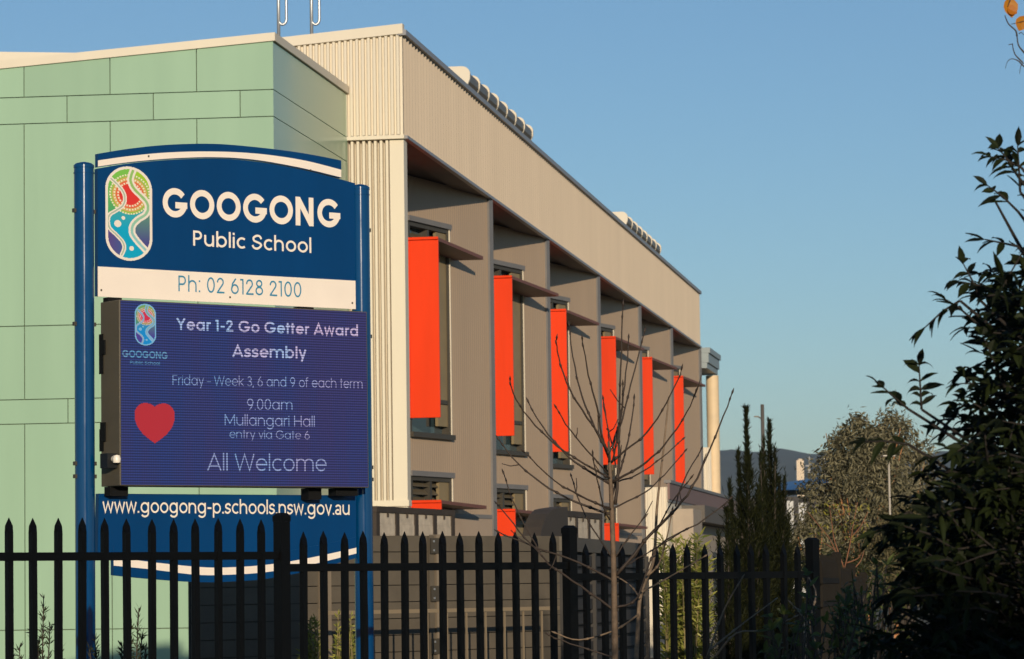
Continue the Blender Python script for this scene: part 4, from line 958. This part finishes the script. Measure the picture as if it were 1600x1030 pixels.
def shoot(e, d, L, nl, ll, lw, stem=True):                # a twig with pairs of long leaflets
    e = Vector(e); d = d.normalized(); pts = [e - d * L]
    bend = Vector((0, 0, random.uniform(-.25, .1)))
    pts = [e - d * L, e - d * L * .5 - bend * L * .3, e]
    if stem: k.tube(pts, [.0045, .0035, .002], 4)
    up = Vector((random.uniform(-.4, .4), random.uniform(-1, 0), 1)).normalized(); sd_ = d.cross(up).normalized()
    for i in range(nl):
        g = .1 + .9 * i / max(1, nl - 1); p = pts[0].lerp(pts[1], g * 2) if g < .5 else pts[1].lerp(pts[2], g * 2 - 1)
        for s in (-1, 1):
            if random.random() < .1: continue
            dd = d * random.uniform(.45, 1.0) + sd_ * s * random.uniform(.5, 1) + rv(.28)
            lance(c, p, dd, ll * random.uniform(.55, 1.3), lw * random.uniform(.8, 1.25), (up + rv(.4)).normalized(), random.uniform(.1, 1.1))
    lance(c, pts[2], d + rv(.3), ll * random.uniform(.7, 1.2), lw, up, random.uniform(0, .8))
def place(x, y, ll):
    p = at(x, y, YT + random.uniform(-.75, .75)) - DO
    cen = Vector((.05, 0, p.z - .25)); d = (p - cen); d.z = abs(d.z) * random.uniform(.1, 1.4); d += rv(.5) * d.length
    shoot(p, d, random.uniform(.12, .30), random.choice((3, 4, 5, 6)), ll, .0255)
def rough_edge(y): return edge(y) + 34 * noise.noise((y * .013, 3.7, 0)) + 22 * noise.noise((y * .04, 8.2, 0))
for i in range(105):                                      # sprays along the outer crown, sky between them
    y = 276 + 766 * random.random() ** .8; xc = rough_edge(y) + 26 + abs(random.gauss(0, 1)) * 45; yc = y
    lb_ = at(xc + 40, yc + 40, YT) - DO; k.tube([Vector((.05, 0, max(.4, lb_.z - .5))), Vector((lb_.x * .6, 0, lb_.z - .12)), lb_], [.012, .007, .003], 5)
    for j in range(random.choice((2, 3, 4, 5))): place(xc + random.gauss(0, 20), yc + random.gauss(0, 20), random.choice((.062, .08, .105)))
for i in range(430):                                      # the dense inside
    y = 330 + 720 * random.random() ** .8; x = rough_edge(y) + 70 + random.random() ** 1.2 * 190
    if x < 1750: place(x, y, random.choice((.065, .085, .10)))
# the few shoots that break the outline, traced
for tip, basep, nl in (((1372, 598), (1420, 640), 6), ((1436, 570), (1440, 640), 6), ((1352, 690), (1420, 695), 5), ((1445, 512), (1500, 470), 4), ((1505, 412), (1532, 470), 4), ((1538, 374), (1590, 385), 4), ((1543, 290), (1590, 330), 5), ((1560, 232), (1590, 275), 6), ((1590, 228), (1594, 300), 6), ((1500, 440), (1545, 450), 4), ((1355, 1010), (1400, 950), 5), ((1368, 830), (1420, 800), 6), ((1385, 935), (1425, 905), 6), ((1548, 245), (1596, 262), 5), ((1478, 468), (1520, 500), 4)):
    e = at(*tip, YT) - DO; s = at(*basep, YT) - DO; shoot(e, (e - s), (e - s).length, nl, .085, .026)
    k.tube([s, s.lerp(Vector((.1, 0, s.z - .5)), .5), Vector((.1, 0, s.z - .55))], [.005, .008, .01], 5)
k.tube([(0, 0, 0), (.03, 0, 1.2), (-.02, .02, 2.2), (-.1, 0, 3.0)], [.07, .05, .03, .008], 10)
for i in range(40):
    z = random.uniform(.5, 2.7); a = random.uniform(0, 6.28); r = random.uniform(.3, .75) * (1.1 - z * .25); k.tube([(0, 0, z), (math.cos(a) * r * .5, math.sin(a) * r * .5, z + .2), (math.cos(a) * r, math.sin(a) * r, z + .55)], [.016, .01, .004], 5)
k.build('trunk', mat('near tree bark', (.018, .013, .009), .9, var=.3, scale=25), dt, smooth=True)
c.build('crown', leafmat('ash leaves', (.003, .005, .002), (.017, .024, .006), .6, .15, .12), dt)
# lower shrub of broad leaflets in front of the fence corner
random.seed(31)
lb = at(1245, 1030, 13.5); ls = thing('leafy_shrub', 'dim green broad leaved shrub at the foot of the fence corner post', 'shrub', (lb.x, 13.5, 0)); LO = Vector(ls.location); k = MB(); c = MB()
for tip in ((1205, 985), (1225, 960), (1240, 990), (1255, 960), (1262, 900), (1215, 1010), (1195, 1020), (1290, 975), (1245, 1010), (1335, 990), (1345, 1010), (1330, 1025), (1275, 1015), (1340, 965), (1230, 1030), (1205, 965), (1265, 935)):
    e = at(*tip, 13.5 + random.uniform(-.3, .3)) - LO; s = Vector((e.x * .5, e.y * .5, e.z - .4)); shoot(e, (e - s) + rv(.1), .22, 5, .075, .022)
    k.tube([(0, 0, 0), (e.x * .3, e.y * .3, e.z * .6), tuple(s), tuple(e)], [.008, .006, .005, .003], 5)
k.build('stems', BARKD, ls); c.build('leaves', leafmat('shrub leaves', (.03, .045, .01), (.11, .13, .03), .42, .25), ls)

lb = at(1345, 1030, 14.2); ls = thing('leafy_shrub', 'taller dim leafy shrub between the return fence and the dark near tree', 'shrub', (lb.x, 14.2, 0)); LO = Vector(ls.location); k = MB(); c = MB()
for i in range(46):
    tx = random.uniform(1300, 1420); e = at(tx, random.uniform(870 + max(0, 1370 - tx) * 1.1, 1025), 14.2 + random.uniform(-.4, .4)) - LO; s = Vector((e.x * .7, e.y * .7, e.z - .22)); shoot(e, (e - s) + rv(.12), .2, 4, .07, .02)
    k.tube([(0, 0, 0), (e.x * .35, e.y * .35, e.z * .6), tuple(s), tuple(e)], [.008, .006, .005, .003], 5)
k.build('stems', BARKD, ls); c.build('leaves', leafmat('shrub leaves', (.03, .045, .01), (.11, .13, .03), .42, .25), ls)

# ------------------------------------------------------------------ autumn tree: trunk beyond the right edge, one branch end reaches in at the top
random.seed(41)
ab = at(1700, 60, 12.2); au = thing('autumn_tree', 'bare autumn tree reaching in at the top right with a few orange leaves', 'tree', (ab.x + .9, 12.6, 0)); AO = Vector(au.location); k = MB(); c = MB()
k.tube([(0, 0, 0), (.02, 0, 1.5), (-.05, 0, 2.8), (-.2, -.1, 3.6), (-.35, -.2, 4.6)], [.08, .06, .045, .03, .01], 10)
root = Vector((-.15, -.08, 3.45))
for q, r in (([(1640, 150), (1607, 92), (1598, 80), (1591, 70), (1589, 55)], .0035), ([(1589, 57), (1587, 48), (1577, 39), (1573, 32), (1570, 24)], .0028), ([(1598, 98), (1592, 92), (1586, 85), (1583, 76), (1582, 68)], .0025), ([(1650, 140), (1620, 115), (1600, 104), (1592, 96), (1586, 93)], .003), ([(1586, 93), (1580, 92), (1574, 97), (1571, 107)], .0014), ([(1592, 53), (1596, 51), (1600, 55)], .0015), ([(1604, 98), (1596, 101), (1593, 115)], .0014), ([(1640, -40), (1600, -20), (1582, -8), (1578, 2), (1574, 11)], .003), ([(1640, 10), (1615, 25), (1600, 33), (1580, 38)], .002), ([(1582, 69), (1576, 70)], .0016)):
    pts = local([at(p[0], p[1], 12.2) for p in (spl(q, 3) if len(q) > 2 else q)], AO); k.tube(pts, [r * (1.3 - .7 * i / len(pts)) for i in range(len(pts))], 5)
for p in ((1640, 150), (1650, 140), (1640, -40), (1640, 10)):
    e = at(*p, 12.2) - AO; k.tube([root, root.lerp(e, .5) + Vector((0, 0, .06)), e], [.016, .009, .0042], 6)
k.build('trunk', BARKD, au, smooth=True); k2 = MB()
def broad(p, d, up, L, W):
    d = d.normalized(); s = d.cross(up).normalized(); n = s.cross(d); kk = len(c.v); pr = [(0, .04), (.15, .34), (.4, .5), (.65, .44), (.88, .2), (1, .0)]
    for t_, w_ in pr:
        q = p + d * L * t_ - n * L * .12 * t_ * t_; c.v.extend([tuple(q + s * w_ * W + n * W * .14 * w_), tuple(q - n * W * .06), tuple(q - s * w_ * W + n * W * .14 * w_)])
    for i in range(len(pr) - 1):
        a = kk + 3 * i; c.f.extend([(a, a + 1, a + 4, a + 3), (a + 1, a + 2, a + 5, a + 4)])
for px0, py0, px1, py1, W in ((1576, -3, 1583, 27, .062), (1601, 25, 1593, 48, .055), (1574, 12, 1590, 20, .045), (1618, 60, 1628, 88, .06), (1612, -10, 1622, 20, .06), (1640, 30, 1634, 60, .06)):
    p = at(px0, py0, 12.2) - AO; e = at(px1, py1, 12.2) - AO; broad(p, e - p, Vector((.2, -1, .3)), (e - p).length, W)
for i in range(18):                                       # the rest of its crown, out of the picture
    z0 = random.uniform(2.6, 4.4); a = random.uniform(-1.9, 1.5); L = random.uniform(.5, 1.1); q0 = Vector((-.05 - (z0 - 2.6) * .15, -.05, z0)); q1 = q0 + Vector((math.cos(a) * L, math.sin(a) * L, L * random.uniform(.4, .9))); qm = q0.lerp(q1, .5) + rv(.06)
    k2.tube([q0, qm, q1], [.014, .008, .003], 5)
    for j in range(4): broad(q0.lerp(q1, random.uniform(.5, 1)) if j else q1, rv() - Vector((0, 0, .8)), rv(), .065, .055)
k2.build('branches', BARKD, au, smooth=True)
c.build('leaves', leafmat('orange leaves', (.42, .10, .01), (.60, .27, .015), .5, .35), au)

# ------------------------------------------------------------------ far things
sp = at(1191, 632, 100); t = thing('street_pole', 'tall grey street pole with one short lamp arm behind the conifers', 'street lamp', (sp.x, 100, 0)); O = Vector(t.location)
b = MB(); b.tube([(0, 0, 0), (0, 0, sp.z)], [.075, .055], 10); b.build('pole', mat('pole grey', (.10, .085, .07), .6), t, smooth=True)
z = at(1191, 656, 100).z; b = MB(); b.tube([(0, 0, z), (-.08, 0, z + .06), (-.13, 0, z + .09)], .022, 8); b.build('arm', mat('pole grey', (.10, .085, .07), .6), t)
b = MB(); b.box((-.26, -.06, z + .08), (-.12, .06, z + .12)); b.build('lamp_head', mat('grey lamp head', (.2, .17, .13), .6), t)
lp_ = at(1388.5, 713, 40); t = thing('lamp_post', 'slim white lamp post with a flat top lamp before the gum trees', 'street lamp', (lp_.x, 40, 0))
WP = mat('white lamp paint', (.42, .37, .30), .5)
b = MB(); b.tube([(0, 0, 0), (0, 0, lp_.z - .01)], [.016, .013], 10); b.build('pole', WP, t, smooth=True); b = MB(); b.box((-.085, -.12, lp_.z - .008), (.07, .12, lp_.z + .012)); b.build('lamp_head', WP, t, bevel=.006)
# blue roofed house
hb = at(1235, 790, 150); t = thing('blue_roof_house', 'dark house with a blue metal roof between the conifers and the gum tree', 'house', (hb.x, 150, 0)); O = Vector(t.location)
xl_, xr_ = at(1214, 770, 150).x - O.x, at(1330, 770, 150).x - O.x; ze = at(1240, 766, 150).z; zr = at(1262, 745, 150).z
b = MB(); b.box((xl_ + .2, 0, 0), (xr_ - .2, 8, ze - .3)); b.build('wall', mat('dark render', (.05, .045, .045), .8), t)
b = MB(); a_ = at(1215, 766, 150) - O; r_ = at(1255, 745, 150) - O
b.hexa([(xl_ - .1, -.6, ze), (xr_, -.6, ze), (xr_, 8.6, ze), (xl_ - .1, 8.6, ze), (xl_ + .15, 3.4, zr - .2), (xr_ - 1, 3.9, zr + .1), (xr_ - 1, 4.1, zr + .1), (xl_ + .15, 3.6, zr - .2)]); b.build('roof', mat('blue roof sheet', (.02, .085, .21), .35, var=.1), t)
b = MB(); b.box((xl_ + .45, -.05, .9), (xl_ + .75, -.005, ze - .5)); b.box((xl_ + 1.0, -.05, .9), (xl_ + 1.35, -.005, ze - .6)); b.build('window', mat('pale blind', (.45, .44, .42), .5), t)
b = MB(); b.box((at(1100, 800, 150).x - O.x, 4, 0), (xl_ - .2, 10, at(1150, 775, 150).z)); 
b.build('side_wing', mat('dark render', (.05, .045, .045), .8), t)
# blocks of flats and a mast on the hill
fb = at(1251, 738, 1850); t = thing('hill_building', 'tiny cream sunlit block standing on the distant hill', 'building', (fb.x, 1850, 0)); O = Vector(t.location); zt = at(1251, 717, 1850).z
WC = mat('cream far wall', (.85, .66, .44), .7)
q = 1850 / FPX
b = MB()
for x0, x1, dz in ((-6, -3.4, -1.2), (-3.0, -.4, 0), (0, 2.4, 0), (2.8, 5.2, -.6)): b.box((x0 * q, 0, 0), (x1 * q, 6, zt + dz * q * 2))
b.build('wall', WC, t); b = MB(); b.box((-5.8 * q, .4, 0), (5 * q, 5, zt - 2 * q)); b.build('recess', mat('far brick', (.35, .16, .10), .8), t)
fm_ = at(1265, 742, 1850); t = thing('hill_mast', 'thin white mast on the distant hill right of the cream block', 'mast', (fm_.x, 1850, 0)); b = MB(); zz = at(1265, 714, 1850).z; b.box((-.3, -.3, 0), (.3, .3, zz)); b.box((-2.2, -.3, zz - 5.4), (1.2, .3, zz - 4.8)); b.box((-.7, -.3, zz - 10.5), (-.2, .3, zz - 5.4)); b.build('mast', WP, t)
fm2 = at(1288, 735, 1850); t = thing('hill_mast', 'second pale mast at the edge of the gum tree on the distant hill', 'mast', (fm2.x, 1850, 0)); b = MB(); b.box((-.45, -.3, 0), (.45, .3, at(1288, 715, 1850).z)); b.build('mast', WP, t)

# ------------------------------------------------------------------ unseen house-shaped blocker, added to shade the near tree and right fence
HX0, HX1, HY0, HY1, HH = 5.3, 22.0, -26.0, -16.0, 7.9
nh = thing('shade_house', 'added two storey brick house behind the camera, casting shade on the near tree', 'house', ((HX0 + HX1) / 2, HY1, 0)); O = Vector(nh.location)
BRK = bpy.data.materials.new('brick'); BRK.use_nodes = True; nn = BRK.node_tree.nodes; ll = BRK.node_tree.links; bt_ = nn.new('ShaderNodeTexBrick'); bt_.inputs['Scale'].default_value = 4; bt_.inputs['Color1'].default_value = (.24, .10, .06, 1); bt_.inputs['Color2'].default_value = (.18, .075, .05, 1); bt_.inputs['Mortar'].default_value = (.3, .27, .23, 1)
tcx = nn.new('ShaderNodeTexCoord'); mpx = nn.new('ShaderNodeMapping'); mpx.inputs['Rotation'].default_value = (R(90), 0, 0); ll.new(tcx.outputs['Object'], mpx.inputs[0]); ll.new(mpx.outputs[0], bt_.inputs[0]); ll.new(bt_.outputs[0], nn['Principled BSDF'].inputs['Base Color'])
b = MB(); b.box((HX0 - O.x, HY0 - O.y, 0), (HX1 - O.x, 0, HH - 2.2)); b.build('wall', BRK, nh)
b = MB(); e0 = HH - 2.2; b.hexa([(HX0 - .4 - O.x, HY0 - .5 - O.y, e0), (HX1 + .4 - O.x, HY0 - .5 - O.y, e0), (HX1 + .4 - O.x, .5, e0), (HX0 - .4 - O.x, .5, e0), (HX0 + .1 - O.x, -5.1, HH), (HX1 - .1 - O.x, -5.1, HH), (HX1 - .1 - O.x, -4.9, HH), (HX0 + .1 - O.x, -4.9, HH)]); b.build('roof', mat('dark tile roof', (.07, .06, .055), .7, var=.2), nh)
for i in range(5):
    for z in (.9, 3.6):
        x = HX0 + 1.6 + i * 3.2 - O.x; b = MB(); b.box((x - .07, -.01, z - .07), (x + 1.57, .04, z + 1.37)); wn = b.build('window', WP, nh); b = MB(); b.box((x, .041, z), (x + 1.5, .045, z + 1.3)); b.build('pane', GLASS, wn)

# ------------------------------------------------------------------ the evening air between here and the hills
hz = MB(); hz.box((-1900, -60, -2), (1900, 3400, 152)); ho_ = hz.build('haze', bpy.data.materials.new('haze air')); M = ho_.data.materials[0]; M.use_nodes = True
nn = M.node_tree.nodes; nn.remove(nn['Principled BSDF']); pv = nn.new('ShaderNodeVolumePrincipled'); pv.inputs['Color'].default_value = (.78, .92, 1, 1); pv.inputs['Density'].default_value = .00015; pv.inputs['Anisotropy'].default_value = .2
M.node_tree.links.new(pv.outputs[0], nn['Material Output'].inputs['Volume']); ho_['kind'] = 'stuff'
